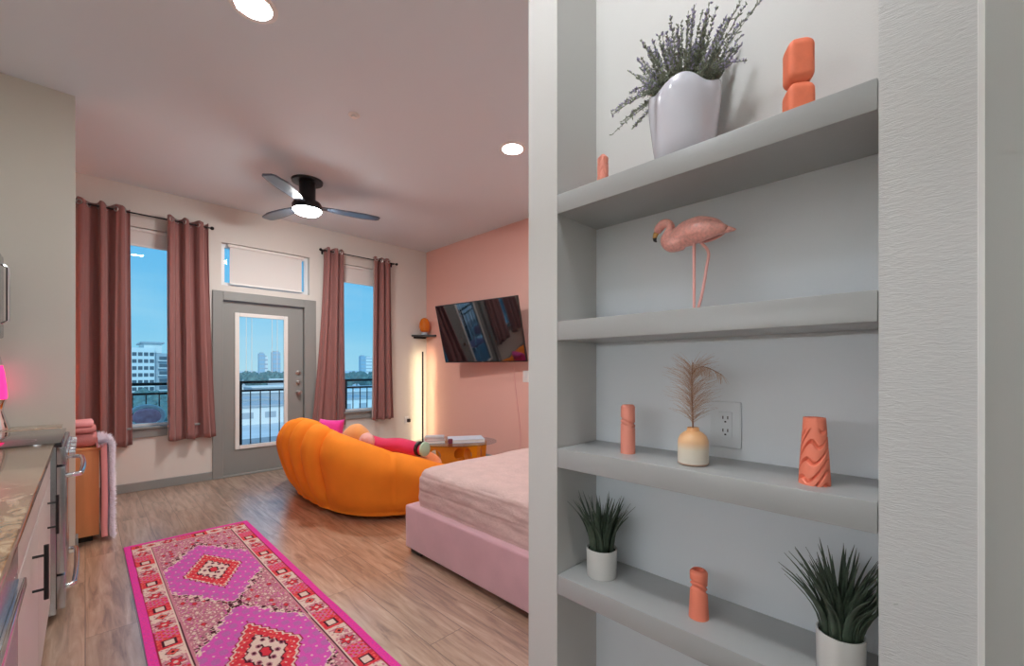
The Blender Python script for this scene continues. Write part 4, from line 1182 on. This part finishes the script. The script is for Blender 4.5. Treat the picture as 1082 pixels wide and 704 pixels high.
tower(384, 5, 900, 44, 'tower', 'hazy blue tower on the skyline through the right window')
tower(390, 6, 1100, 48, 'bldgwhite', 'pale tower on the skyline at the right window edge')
rr = random.Random(9)
def tree(px, Y, h, label):
    x = at(px, Y); t = thing('tree', label, 'tree', (x, Y, GZ), 0, 'distant trees')
    tube_ = tube(B(), [(0, 0, 0), (0, 0, h*.5)], h*.05, 8); finish(tube_, 'trunk', 'bldggrey', t)
    bm = B()
    for k in range(5): blob(bm, (rr.uniform(-.25, .25)*h, rr.uniform(-.2, .2)*h, h*rr.uniform(.5, .72)), h*.30, h*.30, h*.30, k, .35)
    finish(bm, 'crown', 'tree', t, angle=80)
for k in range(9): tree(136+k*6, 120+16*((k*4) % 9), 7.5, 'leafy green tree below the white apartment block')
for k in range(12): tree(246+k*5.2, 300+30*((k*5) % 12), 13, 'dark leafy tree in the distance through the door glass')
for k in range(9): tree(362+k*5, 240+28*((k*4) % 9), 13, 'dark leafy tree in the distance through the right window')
def house(px, Y, w, d, h, m, label):
    t = thing('low_building', label, 'building', (at(px, Y), Y, GZ), 0, 'low city buildings')
    bx('walls', m, t, -w/2, w/2, 0, d, 0, h); bx('roof', 'bldggrey' if m == 'bldgwhite' else 'bldgwhite', t, -w/2-.4, w/2+.4, -.4, d+.4, h, h+.6)
    bm = B()
    for k in range(max(2, int(w/6))): box(bm, -w/2+2+k*6, -w/2+5+k*6, -.1, -.01, h*.35, h*.7)
    finish(bm, 'window_row', 'bldggrey', t)
for k, (px, Y, w, h) in enumerate(((252, 170, 22, 5), (268, 200, 24, 6), (284, 140, 18, 5), (298, 230, 26, 7), (258, 368, 18, 7), (290, 338, 22, 8), (368, 150, 20, 5), (384, 180, 22, 6), (393, 215, 22, 6), (146, 80, 10, 4), (172, 97, 10, 4))):
    house(px, Y, w, 16, h, ('bldgwhite', 'bldggrey')[k % 2], ('low flat white building among the trees below the balcony', 'low flat grey building among the trees below the balcony')[k % 2])
for nm, (pa, pb, ya_, yb_) in {'road_1': (0, 0, 95, 112), 'road_2': (0, 0, 40, 47)}.items():
    struct(nm, box(B(), -300, 500, ya_, yb_, GZ, GZ+.05), 'road')
def car(px, Y, m, label):
    t = thing('car', label, 'car', (at(px, Y), Y, GZ), 0, 'parked cars below the balcony')
    bx('body', m, t, -2.2, 2.2, -.9, .9, .35, .95, .15, 2); bx('cabin', 'bldgwin', t, -1.2, 1.3, -.8, .8, .9, 1.5, .2, 2)
    for sx in (-1.4, 1.4):
        for sy in (-.85, .85):
            bm = B(); lathe(bm, [(.33, -.1), (.33, .1)], 14); bmesh.ops.rotate(bm, verts=bm.verts[:], cent=(0, 0, 0), matrix=Matrix.Rotation(PI/2, 3, 'X')); o = finish(bm, 'wheel', 'blackp', t); o.location = (sx, sy, .33)
for k in range(7): car(256+7*k, 60+6*((k*3) % 7), ('bldgwhite', 'bldggrey')[k % 2], ('white car on the pale lot below the balcony', 'grey car on the pale lot below the balcony')[k % 2])

# ------------------------------------------------------------------ daylight
wd = bpy.data.worlds.new('sky'); SC.world = wd; wd.use_nodes = True
N, L = wd.node_tree.nodes, wd.node_tree.links; bg = N['Background']
tc = N.new('ShaderNodeTexCoord'); sp_ = N.new('ShaderNodeSeparateXYZ'); L.new(tc.outputs['Generated'], sp_.inputs[0])
r = N.new('ShaderNodeValToRGB'); e = r.color_ramp.elements
e[0].position = 0.0; e[0].color = srgb(196, 228, 240); e[1].position = .65; e[1].color = srgb(92, 172, 232)
k = e.new(.10); k.color = srgb(160, 214, 242); k = e.new(.3); k.color = srgb(116, 194, 240)
ns = N.new('ShaderNodeTexNoise'); ns.inputs['Scale'].default_value = 3.2; ns.inputs['Detail'].default_value = 5
mp = N.new('ShaderNodeMapping'); mp.inputs['Scale'].default_value = (1, 1, 4); L.new(tc.outputs['Generated'], mp.inputs['Vector']); L.new(mp.outputs['Vector'], ns.inputs['Vector'])
cr = N.new('ShaderNodeValToRGB'); cr.color_ramp.elements[0].position = .48; cr.color_ramp.elements[0].color = rgb(0, 0, 0); cr.color_ramp.elements[1].position = .8; cr.color_ramp.elements[1].color = rgb(.5, .5, .5)
L.new(ns.outputs['Fac'], cr.inputs['Fac'])
mx = N.new('ShaderNodeMixRGB'); L.new(sp_.outputs['Z'], r.inputs['Fac']); L.new(cr.outputs['Color'], mx.inputs['Fac']); L.new(r.outputs['Color'], mx.inputs['Color1']); mx.inputs['Color2'].default_value = srgb(220, 236, 244)
L.new(mx.outputs['Color'], bg.inputs['Color']); bg.inputs['Strength'].default_value = 1.0

sl = bpy.data.lights.new('sun', 'SUN'); so = bpy.data.objects.new('sun', sl); COL.objects.link(so)
sl.energy = 2.2; sl.angle = .2; sl.color = (1, .97, .93); so.rotation_euler = Vector((.25, .75, -.62)).to_track_quat('-Z', 'Y').to_euler(); so.location = (0, -6, 12)
# ------------------------------------------------------------------ camera
cam = bpy.data.cameras.new('camera'); co = bpy.data.objects.new('camera', cam); COL.objects.link(co)
cam.sensor_fit = 'HORIZONTAL'; cam.sensor_width = 36; cam.lens = 447/1082*36
cam.shift_y = (389.5-352)/1082; cam.clip_start = .02; cam.clip_end = 5000
co.location = (0, 0, 1.30); co.rotation_euler = (PI/2, 0, -math.atan(451/447))
SC.camera = co
SC.view_settings.view_transform = 'Standard'; SC.view_settings.look = 'None'; SC.view_settings.gamma = 1; SC.view_settings.use_curve_mapping = False
SC.view_settings.exposure = 0.0
SC.cycles.use_denoising = True
SC.cycles.max_bounces = 10; SC.cycles.diffuse_bounces = 5; SC.cycles.transparent_max_bounces = 12
SC.cycles.sample_clamp_indirect = 6
